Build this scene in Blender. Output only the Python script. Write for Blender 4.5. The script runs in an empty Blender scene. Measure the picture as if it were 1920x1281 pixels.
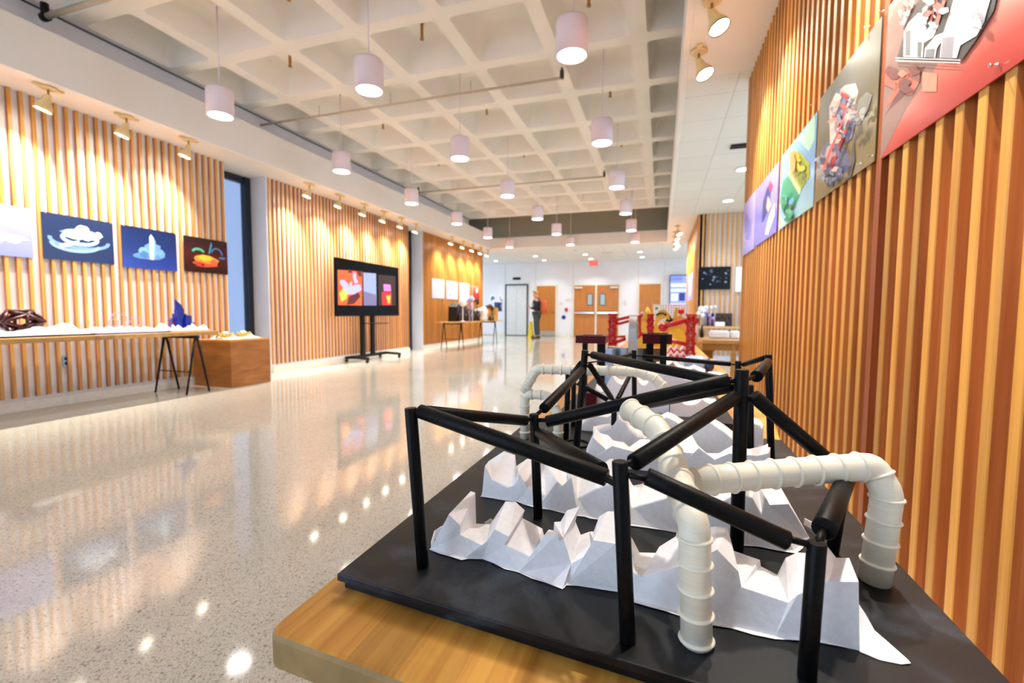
import bpy, bmesh, math, random
from mathutils import Vector, Matrix, noise
PI = math.pi
scene = bpy.context.scene
COL = scene.collection
random.seed(7)

# ------------------------------------------------------------------ camera model (also used to measure where things stand)
F_PX = 853.0
YAW = math.radians(18.05)
PITCH = math.atan(54 / 853.0)
ROLL = 0.0051
EYE = Vector((0, 0, 0.97))
_f = Vector((-math.sin(YAW) * math.cos(PITCH), math.cos(YAW) * math.cos(PITCH), -math.sin(PITCH)))
_r = Vector((math.cos(YAW), math.sin(YAW), 0))
_u = _r.cross(_f)
_R = _r * math.cos(ROLL) + _u * math.sin(ROLL)
_U = -_r * math.sin(ROLL) + _u * math.cos(ROLL)

def ray(px, py):
    return _R * ((px - 960) / F_PX) - _U * ((py - 640.5) / F_PX) + _f
def at(px, py, Y):            # the point seen at a pixel of the photograph on the plane y = Y
    d = ray(px, py); return EYE + d * (Y / d.y)
def at_z(px, py, z):          # ... on the height z
    d = ray(px, py); return EYE + d * ((z - EYE.z) / d.z)
def at_x(px, py, x):
    d = ray(px, py); return EYE + d * (x / d.x)
def at_plane(px, py, y0, sl): # ... on the plane y = y0 + sl * x
    d = ray(px, py); return EYE + d * (y0 / (d.y - sl * d.x))

# ------------------------------------------------------------------ mesh builder
class MB:
    def __init__(s): s.v = []; s.f = []; s.m = []; s.sm = []
    def add(s, vs, fs, m=0, smooth=False):
        b = len(s.v); s.v += [Vector(p) for p in vs]
        for f in fs: s.f.append([i + b for i in f]); s.m.append(m); s.sm.append(smooth)
        return s
    def box(s, lo, hi, m=0, mat=None):
        x0, y0, z0 = lo; x1, y1, z1 = hi
        vs = [Vector(p) for p in ((x0,y0,z0),(x1,y0,z0),(x1,y1,z0),(x0,y1,z0),(x0,y0,z1),(x1,y0,z1),(x1,y1,z1),(x0,y1,z1))]
        if mat: vs = [mat @ p for p in vs]
        return s.add(vs, [(0,3,2,1),(4,5,6,7),(0,1,5,4),(1,2,6,5),(2,3,7,6),(3,0,4,7)], m)
    def bar(s, p, q, w, h, m=0):
        p, q = Vector(p), Vector(q); d = (q - p); L = d.length; d.normalize()
        up = Vector((0,0,1)) if abs(d.z) < .95 else Vector((1,0,0))
        x = d.cross(up).normalized(); y = x.cross(d)
        M = Matrix((x, y, d)).transposed().to_4x4(); M.translation = p
        return s.box((-w/2,-h/2,0),(w/2,h/2,L), m, M)
    def ring(s, c, d, r, n, ref=None):
        d = d.normalized(); up = ref or (Vector((0,0,1)) if abs(d.z) < .9 else Vector((1,0,0)))
        x = d.cross(up).normalized(); y = d.cross(x)
        return [c + x * (r*math.cos(2*PI*i/n)) + y * (r*math.sin(2*PI*i/n)) for i in range(n)]
    def cyl(s, p, q, r, r2=None, n=16, m=0, caps=True, bev=0):
        p, q = Vector(p), Vector(q); r2 = r if r2 is None else r2; d = q - p; dn = d.normalized()
        prof = [(p, r), (q, r2)]
        if bev: prof = [(p, r-bev), (p+dn*bev, r), (q-dn*bev, r2), (q, r2-bev)]
        rings = [s.ring(c, d, max(rr,1e-5), n) for c, rr in prof]
        return s.loft(rings, m, caps)
    def loft(s, rings, m=0, caps=True, smooth=True, closed=True):
        n = len(rings[0]); b = len(s.v)
        for R in rings: s.v += [Vector(p) for p in R]
        for k in range(len(rings)-1):
            for i in range(n if closed else n-1):
                j = (i+1) % n
                s.f.append([b+k*n+i, b+k*n+j, b+(k+1)*n+j, b+(k+1)*n+i]); s.m.append(m); s.sm.append(smooth)
        if caps:
            s.f.append([b+i for i in range(n)][::-1]); s.m.append(m); s.sm.append(False)
            s.f.append([b+(len(rings)-1)*n+i for i in range(n)]); s.m.append(m); s.sm.append(False)
        return s
    def lathe(s, c, prof, n=24, m=0, axis=Vector((0,0,1)), caps=True):
        c = Vector(c); axis = Vector(axis).normalized()
        return s.loft([s.ring(c + axis*z, axis, max(r,1e-5), n) for r, z in prof], m, caps)
    def tube(s, pts, r, n=14, m=0, caps=True):
        pts = [Vector(p) for p in pts]; rings = []; ref = None
        rr = r if isinstance(r, (list, tuple)) else [r]*len(pts)
        up = Vector((0,0,1))
        if all(abs((pts[i+1]-pts[i]).normalized().z) > .9 for i in range(len(pts)-1)): up = Vector((1,0,0))
        x = None
        for i, p in enumerate(pts):
            a = (pts[i]-pts[i-1]).normalized() if i else (pts[1]-pts[0]).normalized()
            b = (pts[i+1]-pts[i]).normalized() if i < len(pts)-1 else a
            d = (a+b).normalized()
            if x is None:
                x = d.cross(up if abs(d.z) < .9 else Vector((1,0,0))).normalized()
            else:
                x = (x - d*x.dot(d)).normalized()
            y = d.cross(x)
            k = 1/max(.5, math.sqrt(max(0.0,(1+a.dot(b))/2)))
            rings.append([p + x*(rr[i]*math.cos(2*PI*t/n)) + y*(rr[i]*math.sin(2*PI*t/n)) for t in range(n)])
        return s.loft(rings, m, caps)
    def ball(s, c, r, n=16, m=0, sc=(1,1,1)):
        c = Vector(c); rings = []
        h = n//2
        for k in range(1, h):
            t = PI*k/h
            rings.append([c + Vector((sc[0]*r*math.sin(t)*math.cos(2*PI*i/n), sc[1]*r*math.sin(t)*math.sin(2*PI*i/n), -sc[2]*r*math.cos(t))) for i in range(n)])
        return s.loft(rings, m, True)
    def prism(s, outline, d, m=0, smooth=False):   # outline: planar points, d: extrusion vector
        d = Vector(d); n = len(outline); o = [Vector(p) for p in outline]
        s.add(o + [p + d for p in o], [tuple(range(n))[::-1], tuple(range(n, 2*n))], m)
        b = len(s.v) - 2*n
        for i in range(n):
            j = (i+1) % n; s.f.append([b+i, b+j, b+n+j, b+n+i]); s.m.append(m); s.sm.append(smooth)
        return s
    def build(s, name, mats, parent=None, bevel=0, loc=None):
        me = bpy.data.meshes.new(name)
        off = Vector((0,0,0))
        if parent is not None: off = world_loc(parent)
        elif loc is not None: off = Vector(loc)
        base = off if parent is None else off
        me.from_pydata([v - base for v in s.v], [], s.f)
        mats = mats if isinstance(mats, (list, tuple)) else [mats]
        for m in mats: me.materials.append(m)
        for p, mi, sm in zip(me.polygons, s.m, s.sm): p.material_index = mi; p.use_smooth = sm
        bm = bmesh.new(); bm.from_mesh(me); bmesh.ops.recalc_face_normals(bm, faces=bm.faces); bm.to_mesh(me); bm.free()
        me.update()
        o = bpy.data.objects.new(name, me); COL.objects.link(o)
        if parent is not None: o.parent = parent
        else: o.location = off
        if bevel:
            md = o.modifiers.new('bevel', 'BEVEL'); md.width = bevel; md.segments = 2; md.limit_method = 'ANGLE'; md.angle_limit = math.radians(40)
        return o

_W = {}
def world_loc(o):
    v = Vector((0,0,0))
    while o is not None: v = v + o.location; o = o.parent
    return v

def tag(o, label=None, cat=None, group=None, kind=None):
    if label: o['label'] = label
    if cat: o['category'] = cat
    if group: o['group'] = group
    if kind: o['kind'] = kind
    return o
def thing(name, loc, label, cat, group=None):
    o = bpy.data.objects.new(name, None); COL.objects.link(o); o.location = loc
    o.empty_display_size = .1
    return tag(o, label, cat, group)
def struct(mb, name, mats, parent=None, bevel=0):
    o = mb.build(name, mats, parent, bevel)
    if parent is None: o['kind'] = 'structure'
    return o
def copy_tree(o, parent=None):
    c = o.copy(); COL.objects.link(c)
    if parent is not None: c.parent = parent
    for ch in [k for k in bpy.data.objects if k.parent == o]: copy_tree(ch, c)
    return c

# ------------------------------------------------------------------ materials
def srgb(r, g, b):
    f = lambda c: c/12.92 if c <= .04045 else ((c+.055)/1.055)**2.4
    return (f(r/255), f(g/255), f(b/255), 1)
class NT:
    def __init__(s, name, rough=.5, metal=0, spec=.5):
        s.mat = bpy.data.materials.new(name); s.mat.use_nodes = True; s.t = s.mat.node_tree
        s.b = s.t.nodes['Principled BSDF']; s.b.inputs['Roughness'].default_value = rough
        s.b.inputs['Metallic'].default_value = metal; s.b.inputs['Specular IOR Level'].default_value = spec
    def n(s, typ, **kw):
        nd = s.t.nodes.new(typ)
        for k, v in kw.items():
            if k in nd.inputs.keys(): nd.inputs[k].default_value = v
            else: setattr(nd, k, v)
        return nd
    def l(s, a, ao, b, bi): s.t.links.new(a.outputs[ao], b.inputs[bi])
    def coord(s, scale=(1,1,1), kind='Object', rot=(0,0,0)):
        if kind == 'World':
            g = s.n('ShaderNodeNewGeometry'); mp = s.n('ShaderNodeMapping'); s.l(g, 'Position', mp, 'Vector')
        else:
            g = s.n('ShaderNodeTexCoord'); mp = s.n('ShaderNodeMapping'); s.l(g, kind, mp, 'Vector')
        mp.inputs['Scale'].default_value = scale; mp.inputs['Rotation'].default_value = rot
        return mp
    def ramp(s, src, so, stops):
        r = s.n('ShaderNodeValToRGB'); s.l(src, so, r, 'Fac')
        e = r.color_ramp.elements
        e[0].position, e[0].color = stops[0]; e[1].position, e[1].color = stops[-1]
        for p, c in stops[1:-1]:
            k = e.new(p); k.color = c
        return r
    def bump(s, src, so, strength=.2, dist=.01):
        b = s.n('ShaderNodeBump', Strength=strength, Distance=dist); s.l(src, so, b, 'Height'); s.l(b, 'Normal', s.b, 'Normal'); return b
def plain(name, c, rough=.5, metal=0, spec=.5, var=.06, scale=20, bump=0):
    t = NT(name, rough, metal, spec); c = srgb(*c)
    mp = t.coord((scale,)*3); no = t.n('ShaderNodeTexNoise', Scale=1.0, Detail=4.0); t.l(mp, 'Vector', no, 'Vector')
    lo = tuple(x*(1-var) for x in c[:3]) + (1,); hi = tuple(min(1, x*(1+var)) for x in c[:3]) + (1,)
    r = t.ramp(no, 'Fac', [(.35, lo), (.65, hi)]); t.l(r, 'Color', t.b, 'Base Color')
    if bump: t.bump(no, 'Fac', bump, .002)
    return t.mat
def glow(name, c, strength):
    t = NT(name, .5); t.b.inputs['Base Color'].default_value = (0.02,.02,.02,1)
    t.b.inputs['Emission Color'].default_value = srgb(*c); t.b.inputs['Emission Strength'].default_value = strength*(.5 if 'screen' in name or 'exit' in name else 1)
    return t.mat
def wood(name, dark, light, grain=(60,60,2), rough=.4, kind='World', bump=.1, var_axis=None, period=.0866):
    t = NT(name, rough)
    mp = t.coord(grain, kind); no = t.n('ShaderNodeTexNoise', Scale=1.0, Detail=6.0, Distortion=.6); t.l(mp, 'Vector', no, 'Vector')
    r = t.ramp(no, 'Fac', [(.3, srgb(*dark)), (.7, srgb(*light))])
    out = r
    if var_axis is not None:      # every board its own shade
        g = t.n('ShaderNodeNewGeometry'); sp = t.n('ShaderNodeSeparateXYZ'); t.l(g, 'Position', sp, 'Vector')
        dv = t.n('ShaderNodeMath', operation='DIVIDE'); t.l(sp, var_axis, dv, 0); dv.inputs[1].default_value = period
        fl = t.n('ShaderNodeMath', operation='FLOOR'); t.l(dv, 0, fl, 0)
        wn = t.n('ShaderNodeTexWhiteNoise', noise_dimensions='1D'); t.l(fl, 0, wn, 'W')
        mr = t.n('ShaderNodeMapRange'); t.l(wn, 'Value', mr, 'Value'); mr.inputs['To Min'].default_value = .78; mr.inputs['To Max'].default_value = 1.22
        hs = t.n('ShaderNodeHueSaturation'); t.l(mr, 'Result', hs, 'Value'); t.l(r, 'Color', hs, 'Color'); out = hs
    t.l(out, 'Color', t.b, 'Base Color')
    if bump: t.bump(no, 'Fac', bump, .001)
    return t.mat

M = {}
M['white_wall'] = plain('white wall paint', (226,226,230), .6, var=.02, scale=3)
M['soffit'] = plain('soffit plaster', (232,228,222), .6, var=.02, scale=2)
M['concrete'] = plain('painted waffle concrete', (228,222,212), .7, var=.04, scale=1.5, bump=.1)
M['void'] = plain('bare concrete slab', (150,142,122), .8, var=.05)
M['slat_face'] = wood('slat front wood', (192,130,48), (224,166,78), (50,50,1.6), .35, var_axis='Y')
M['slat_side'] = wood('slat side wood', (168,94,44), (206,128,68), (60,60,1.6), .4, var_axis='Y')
M['slat_face_end'] = wood('slat front wood across', (190,128,52), (222,166,84), (50,50,1.6), .35)
M['baseboard'] = plain('pale baseboard', (225,220,208), .4)
M['black_frame'] = plain('dark window frame', (16,26,44), .3)
M['brass'] = plain('aged brass', (168,120,62), .35, .6)
M['track_cream'] = plain('cream track light enamel', (222,196,140), .35)
M['pendant'] = plain('pinkish white pendant enamel', (228,212,218), .4, var=.01)
M['cable'] = plain('pale cable', (205,190,180), .5)
M['lamp_disc'] = glow('lamp diffuser', (255,250,242), 14)
M['spot_disc'] = glow('track lamp glow', (255,244,222), 22)
M['pipe'] = plain('ceiling pipe paint', (196,178,152), .4)
M['door_wood'] = wood('door veneer', (174,106,42), (192,124,54), (20,20,1.2), .35)
M['steel'] = plain('brushed steel', (200,200,200), .3, .85, var=.04, scale=8)
M['chrome'] = plain('chrome', (225,225,228), .15, 1)
M['black'] = plain('black satin', (14,14,16), .35, var=.1)
M['black_metal'] = plain('black powder coat', (12,12,14), .45, spec=.25)
M['glass_small'] = plain('wired glass', (150,175,178), .12)
M['white'] = plain('white plastic', (236,236,238), .4, var=.01)
M['paper'] = plain('white paper', (240,240,243), .6, var=.01)
M['foam'] = plain('white carved foam', (238,237,240), .75, var=.03, scale=160, bump=.3)
M['red'] = plain('glossy red plastic', (196,16,22), .3)
M['burgundy'] = plain('burgundy acrylic', (70,6,18), .3, spec=.25)
M['orange'] = plain('orange backpack fabric', (196,88,44), .7)
M['yellow'] = plain('yellow plastic', (236,212,30), .4)
M['gold'] = plain('golden card', (216,180,58), .55)
M['tan'] = plain('tan card', (206,158,84), .6)
M['blue'] = plain('cobalt blue plastic', (12,44,150), .35)
M['navy'] = plain('navy fabric', (26,30,44), .8)
M['skin'] = plain('skin', (198,146,116), .5)
M['hair'] = plain('straw hair', (186,140,74), .7)
M['trousers'] = plain('grey green trousers', (62,70,66), .8)
M['lilac'] = plain('lilac plastic', (170,140,214), .4)
M['brown'] = plain('dark brown card', (58,36,26), .6)
M['grey_plate'] = plain('beige switch plate', (214,208,198), .4)
M['dark_red_print'] = plain('dark red print', (92,14,24), .5)
M['tile'] = None

# pvc of the tubes: off-white, slightly translucent look
t = NT('ivory printed plastic', .38); t.b.inputs['Subsurface Weight'].default_value = .25; t.b.inputs['Subsurface Radius'].default_value = (.004,.003,.002)
mp = t.coord((1,1,900)); no = t.n('ShaderNodeTexNoise', Scale=1.0); t.l(mp,'Vector',no,'Vector')
r_ = t.ramp(no,'Fac',[(.3,srgb(236,230,210)),(.7,srgb(243,238,222))]); t.l(r_,'Color',t.b,'Base Color'); t.bump(no,'Fac',.08,.0004)
M['pvc'] = t.mat
# terrazzo
t = NT('polished terrazzo', .1, spec=.38)
mp = t.coord((1,1,1), 'World')
def specks(scale, stops, seed):
    v = t.n('ShaderNodeTexVoronoi', Scale=scale); v.feature = 'F1'; t.l(mp,'Vector',v,'Vector')
    sp = t.n('ShaderNodeSeparateColor'); t.l(v,'Color',sp,'Color')
    rr = t.ramp(sp,('Red','Green','Blue')[seed],stops); rr.color_ramp.interpolation = 'CONSTANT'; return rr
a = specks(330,[(0,srgb(124,118,106)),(.15,srgb(200,195,180)),(.55,srgb(214,210,197)),(.9,srgb(233,231,222))],0)
b = specks(150,[(0,srgb(98,92,80)),(.06,srgb(203,198,184)),(1,srgb(214,210,197))],1)
mx = t.n('ShaderNodeMix', data_type='RGBA'); mx.inputs[0].default_value = .45; t.l(a,'Color',mx,6); t.l(b,'Color',mx,7)
big = t.n('ShaderNodeTexNoise', Scale=1.3, Detail=3.0); t.l(mp,'Vector',big,'Vector')
br = t.ramp(big,'Fac',[(.3,(.93,.91,.88,1)),(.7,(1,1,1,1))])
mu = t.n('ShaderNodeMix', data_type='RGBA', blend_type='MULTIPLY'); mu.inputs[0].default_value = 1; t.l(mx,2,mu,6); t.l(br,'Color',mu,7)
t.l(mu,2,t.b,'Base Color')
rn = t.n('ShaderNodeMapRange'); t.l(big,'Fac',rn,'Value'); rn.inputs['To Min'].default_value=.05; rn.inputs['To Max'].default_value=.095; t.l(rn,'Result',t.b,'Roughness')
M['floor'] = t.mat
# ceiling tile
t = NT('lay-in ceiling tile', .8)
mp = t.coord((1/.6,1/.6,1),'World'); bk = t.n('ShaderNodeTexBrick', offset=0.0, squash=1.0); bk.inputs['Scale'].default_value=1; bk.inputs['Mortar Size'].default_value=.007
bk.inputs['Brick Width'].default_value=1; bk.inputs['Row Height'].default_value=1
bk.inputs['Color1'].default_value=srgb(222,222,216); bk.inputs['Color2'].default_value=srgb(226,226,220); bk.inputs['Mortar'].default_value=srgb(188,188,180)
t.l(mp,'Vector',bk,'Vector'); t.l(bk,'Color',t.b,'Base Color'); M['tile'] = t.mat
# butcher block: laminated staves
def butcher(name, period=.042, c1=(168,108,36), c2=(216,164,76), axis='X', along='Y'):
    t = NT(name, .42)
    g = t.n('ShaderNodeNewGeometry'); sp = t.n('ShaderNodeSeparateXYZ'); t.l(g,'Position',sp,'Vector')
    dv = t.n('ShaderNodeMath', operation='DIVIDE'); t.l(sp,axis,dv,0); dv.inputs[1].default_value = period
    fl = t.n('ShaderNodeMath', operation='FLOOR'); t.l(dv,0,fl,0)
    wn = t.n('ShaderNodeTexWhiteNoise', noise_dimensions='1D'); t.l(fl,0,wn,'W')
    # staves are cut at a different length in each row
    ad = t.n('ShaderNodeMath', operation='MULTIPLY_ADD'); t.l(wn,'Value',ad,0); ad.inputs[1].default_value=.6; t.l(sp,along,ad,2)
    d2 = t.n('ShaderNodeMath', operation='DIVIDE'); t.l(ad,0,d2,0); d2.inputs[1].default_value=.45
    f2 = t.n('ShaderNodeMath', operation='FLOOR'); t.l(d2,0,f2,0)
    cb = t.n('ShaderNodeCombineXYZ'); t.l(fl,0,cb,'X'); t.l(f2,0,cb,'Y')
    w2 = t.n('ShaderNodeTexWhiteNoise', noise_dimensions='2D'); t.l(cb,'Vector',w2,'Vector')
    sc = (70,3,40) if along == 'Y' else (3,70,40)
    mp = t.coord(sc,'World'); no = t.n('ShaderNodeTexNoise', Scale=1.0, Detail=5.0, Distortion=1.0); t.l(mp,'Vector',no,'Vector')
    r1 = t.ramp(no,'Fac',[(.25,srgb(*c1)),(.75,srgb(*c2))])
    mr = t.n('ShaderNodeMapRange'); t.l(w2,'Value',mr,'Value'); mr.inputs['To Min'].default_value=.66; mr.inputs['To Max'].default_value=1.2
    hs = t.n('ShaderNodeHueSaturation'); t.l(mr,'Result',hs,'Value'); t.l(r1,'Color',hs,'Color')
    # worn stains
    st = t.n('ShaderNodeTexNoise', Scale=9.0, Detail=3.0); g2 = t.coord((1,1,1),'World'); t.l(g2,'Vector',st,'Vector')
    sr = t.ramp(st,'Fac',[(.3,(.62,.45,.3,1)),(.45,(1,1,1,1))])
    mu = t.n('ShaderNodeMix', data_type='RGBA', blend_type='MULTIPLY'); mu.inputs[0].default_value=.7; t.l(hs,'Color',mu,6); t.l(sr,'Color',mu,7)
    t.l(mu,2,t.b,'Base Color'); t.bump(no,'Fac',.12,.0006)
    return t.mat
M['butcher'] = butcher('maple butcher block')
M['table_edge'] = wood('grey worn table edge', (140,112,66), (170,140,92), (30,30,30), .6)
M['plywood'] = wood('oiled plywood', (140,82,30), (176,112,50), (3,3,12), .45)
# black stained base board with chalky smudges
t = NT('black stained board', .45, spec=.3)
mp = t.coord((1,1,1),'World'); no = t.n('ShaderNodeTexNoise', Scale=11.0, Detail=6.0, Distortion=1.4); t.l(mp,'Vector',no,'Vector')
r1 = t.ramp(no,'Fac',[(.42,srgb(7,7,9)),(.54,srgb(15,17,22)),(.70,srgb(46,52,62))])
n2 = t.n('ShaderNodeTexNoise', Scale=700.0, Detail=2.0); t.l(mp,'Vector',n2,'Vector'); r2 = t.ramp(n2,'Fac',[(.3,(.7,.7,.7,1)),(.7,(1.35,1.35,1.35,1))])
mu = t.n('ShaderNodeMix', data_type='RGBA', blend_type='MULTIPLY'); mu.inputs[0].default_value=1; t.l(r1,'Color',mu,6); t.l(r2,'Color',mu,7); t.l(mu,2,t.b,'Base Color')
rr = t.n('ShaderNodeMapRange'); t.l(no,'Fac',rr,'Value'); rr.inputs['To Min'].default_value=.3; rr.inputs['To Max'].default_value=.6; t.l(rr,'Result',t.b,'Roughness')
M['board'] = t.mat
# window glass
t = NT('window glass', .02); t.b.inputs['Transmission Weight'].default_value = .0; t.b.inputs['Base Color'].default_value=srgb(200,215,235)
gl = t.n('ShaderNodeBsdfTransparent'); gl.inputs[0].default_value=(.40,.43,.50,1); mxs = t.n('ShaderNodeMixShader'); mxs.inputs[0].default_value=.12
t.l(gl,0,mxs,1); t.l(t.b,0,mxs,2); t.l(mxs,0,t.t.nodes['Material Output'],'Surface'); M['glass'] = t.mat
# acrylic prints
def gradient(name, stops, axis='Y', lo=0, hi=1, rough=.22, ns=2.5, amt=.25):
    t = NT(name, rough)
    g = t.n('ShaderNodeNewGeometry'); sp = t.n('ShaderNodeSeparateXYZ'); t.l(g,'Position',sp,'Vector')
    no = t.n('ShaderNodeTexNoise', Scale=ns, Detail=4.0); t.l(g,'Position',no,'Vector')
    mr = t.n('ShaderNodeMapRange'); t.l(sp,axis,mr,'Value'); mr.inputs['From Min'].default_value=lo; mr.inputs['From Max'].default_value=hi
    ad = t.n('ShaderNodeMath', operation='MULTIPLY_ADD'); t.l(no,'Fac',ad,0); ad.inputs[1].default_value=amt*2; 
    sb = t.n('ShaderNodeMath', operation='SUBTRACT'); t.l(mr,'Result',sb,0); sb.inputs[1].default_value=amt
    t.l(sb,0,ad,2)
    r = t.ramp(ad,0,[(p,srgb(*c)) for p,c in stops]); t.l(r,'Color',t.b,'Base Color')
    return t.mat
M['butcher_left'] = butcher('pale butcher block', .05, (176,128,62),(214,170,96))
M['dark_lattice'] = plain('dark red lattice plastic',(66,8,14),.35)
M['wire'] = plain('grey violet wire',(150,140,170),.4)
M['lilac_dark'] = plain('violet plastic',(96,84,170),.4)
M['magenta'] = plain('magenta plastic',(150,50,120),.4)
M['plywood_top'] = plain('golden plywood top',(196,134,60),.5)
M['black_gloss'] = plain('black gloss',(6,6,8),.2,spec=.12)
M['orange_dark'] = plain('dark rust strap',(140,58,30),.7)
M['glue'] = plain('amber glue',(206,150,24),.3)
M['steel_loop'] = plain('satin steel strip',(206,206,208),.32,.95,var=.03)
M['steel_dark'] = plain('dull steel band',(120,122,128),.35,.9,var=.1,scale=30)
M['pale_blue'] = plain('pale blue sheet',(178,200,230),.4)
M['blue_dark'] = plain('dark blue plastic',(24,60,120),.3)
M['tower_core'] = plain('pinkish tower core',(214,160,140),.5)
M['green'] = plain('green bead plastic',(40,150,90),.4)
M['card'] = plain('brown cardboard',(176,128,78),.8)
M['desk_wood'] = wood('light oak desk',(196,146,80),(216,170,104),(3,40,40),.4)
M['leaf'] = plain('pale elevator steel',(214,216,214),.3,.15)
M['batten'] = wood('red brown batten',(128,60,26),(160,82,38),(60,60,1.6),.4)
M['paper_dim'] = plain('matt poster paper',(176,176,188),.7,var=.01)
M['wrap'] = plain('cloudy plastic wrap',(226,222,216),.2)
M['dark_knot'] = plain('dark umber lump',(70,48,36),.5)
# satin black paint of the rods, fibrous and slightly dusty
t = NT('black painted dowel', .42, spec=.13); mp = t.coord((1,1,1),'World'); no = t.n('ShaderNodeTexNoise', Scale=260.0, Detail=5.0); t.l(mp,'Vector',no,'Vector')
r1 = t.ramp(no,'Fac',[(.35,srgb(7,7,8)),(.72,srgb(18,18,19))]); t.l(r1,'Color',t.b,'Base Color'); t.bump(no,'Fac',.25,.0006); M['rod'] = t.mat
t = NT('white perforated sheet', .5); mp = t.coord((40,40,40),'World'); v = t.n('ShaderNodeTexVoronoi', Scale=1.0, Randomness=0.0); t.l(mp,'Vector',v,'Vector')
r1 = t.ramp(v,'Distance',[(.2,srgb(150,150,150)),(.3,srgb(232,232,228))]); t.l(r1,'Color',t.b,'Base Color'); M['perforated'] = t.mat
PEND_W, TRACK_W, TRACK_R, DOWN_W, WORLD, EXPOSURE = 28, 95, 115, 30, 1.6, 1.3
# ================================================================== THE ROOM
ZS = 3.03          # soffit height
XL = -5.80         # slat fronts of the left wall
XR = 0.69          # slat fronts of the right wall
PITCH_S = 0.0866
# floor
struct(MB().box((-12,-4,-.1),(8,19,0)), 'floor', M['floor'])

# left wall: three slatted bays between window recesses
def slat_bay(name, x_face, depth, y0, y1, z0, z1, w, side, first=None, wmat=None):
    """white backing plus a grille of vertical slats; side = +1 when the slats face +x"""
    back = x_face - side*depth
    mb = MB().box((min(back, back-side*.12), y0, 0), (max(back, back-side*.12), y1, ZS+.06))
    root = struct(mb, name, M['white_wall'])
    s = MB(); y = first if first is not None else y0 + w/2
    while y + w/2 <= y1 + 1e-4:
        if y - w/2 >= y0 - 1e-4:
            a, b = y - w/2, y + w/2
            c = .0025
            xf, xb = x_face, back
            pts = [(xb,a),(xf-side*c,a),(xf,a+c),(xf,b-c),(xf-side*c,b),(xb,b)]
            n = len(pts)
            vs = [(px,py,z0) for px,py in pts] + [(px,py,z1) for px,py in pts]
            fs = [(i,(i+1)%n,n+(i+1)%n,n+i) for i in range(n)] + [tuple(range(n)), tuple(range(n,2*n))]
            for k, f in enumerate(fs): s.add(vs if k == 0 else [], [], 0)
            b0 = len(s.v) - len(vs)
            for k, f in enumerate(fs):
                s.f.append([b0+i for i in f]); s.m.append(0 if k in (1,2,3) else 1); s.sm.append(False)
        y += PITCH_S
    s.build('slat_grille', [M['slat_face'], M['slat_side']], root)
    return root
wl1 = slat_bay('wall_left', XL, .031, -2.0, 4.905, .13, ZS, .029, 1, first=2.69 - 54*PITCH_S)
wl2 = slat_bay('wall_left', XL, .032, 5.63, 9.76, .13, ZS, .029, 1)
wl3 = slat_bay('wall_left', XL, .045, 10.45, 14.56, .13, ZS, .034, 1)
# returns of the window recesses, wall end
for (a, b) in ((5.60, 5.63), (10.42, 10.45)):
    struct(MB().box((-6.25, a, 0), (XL-.02, b, ZS+.05)), 'wall_left', M['white_wall'])
for y in (4.905, 9.76):
    struct(MB().box((-6.25, y-.03, 0), (XL-.037, y, ZS+.05)), 'wall_left', M['white_wall'])
struct(MB().box((-9.5, 14.50, 0), (XL-.04, 14.56, ZS+.05)), 'wall_left', M['white_wall'])
for y0, y1 in ((-2,4.9),(5.63,9.76),(10.45,14.56)):
    struct(MB().box((XL-.031, y0, 0), (XL+.004, y1, .10)), 'baseboard_left', M['baseboard'], bevel=.004)
# tall dark framed windows in the recesses
for i, (a, b) in enumerate(((4.905,5.60),(9.76,10.42))):
    fr = MB()
    for lo, hi in (((-6.22,a,0),(-6.14,a+.05,ZS)),((-6.22,b-.10,0),(-6.12,b,ZS)),((-6.22,a,ZS-.10),(-6.14,b,ZS)),((-6.22,a,0),(-6.14,b,.12))): fr.box(lo, hi)
    w = struct(fr, 'window_%d' % (i+1), M['black_frame'], bevel=.004)
    MB().box((-6.19,a+.05,.12),(-6.18,b-.10,ZS-.10)).build('pane', M['glass'], w)

# right wall, near bay, facing into the hall; its far bay beyond the side opening
wr1 = slat_bay('wall_right', XR, .045, .30, 4.59, .0, 3.12, .034, -1, first=1.272 - 11*PITCH_S)
struct(MB().box((XR-.0008, 1.860, 0), (XR+.02, 1.898, 3.12)), 'trim_11', M['batten'])
_a = at_x(1884, 950, XR); struct(MB().box((XR+.012, _a.y-.0012, 0), (XR+.02, _a.y+.0012, 1.49)), 'trim_12', M['paper'])
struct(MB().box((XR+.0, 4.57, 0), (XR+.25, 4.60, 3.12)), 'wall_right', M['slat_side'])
wr2 = slat_bay('wall_right', XR, .045, 10.40, 14.30, .13, ZS, .034, -1)
# slatted wall across the side opening, facing the camera
mb = MB().box((XR+.05, 10.40, 0), (5.2, 10.52, ZS+.05)); wr3 = struct(mb, 'wall_back_right', M['white_wall'])
s = MB(); x = XR + .02
while x < 5.1:
    s.box((x-.02, 10.355, .1), (x+.02, 10.40, ZS)); x += .0935
s.build('slat_grille', M['slat_face_end'], wr3)
struct(MB().box((XR-.002, 10.352, 0), (XR+.03, 10.40, ZS)), 'trim_1', M['slat_side'])

struct(MB().box((-1.5,-2.8,0),(1.5,-2.7,ZS+.6)), 'light_block_wall', M['white_wall'])  # unseen panel added behind the camera to hold daylight off the foreground
struct(MB().box((.69,-2.8,0),(.8,.36,ZS+.1)), 'wall_right', M['white_wall'])
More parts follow.
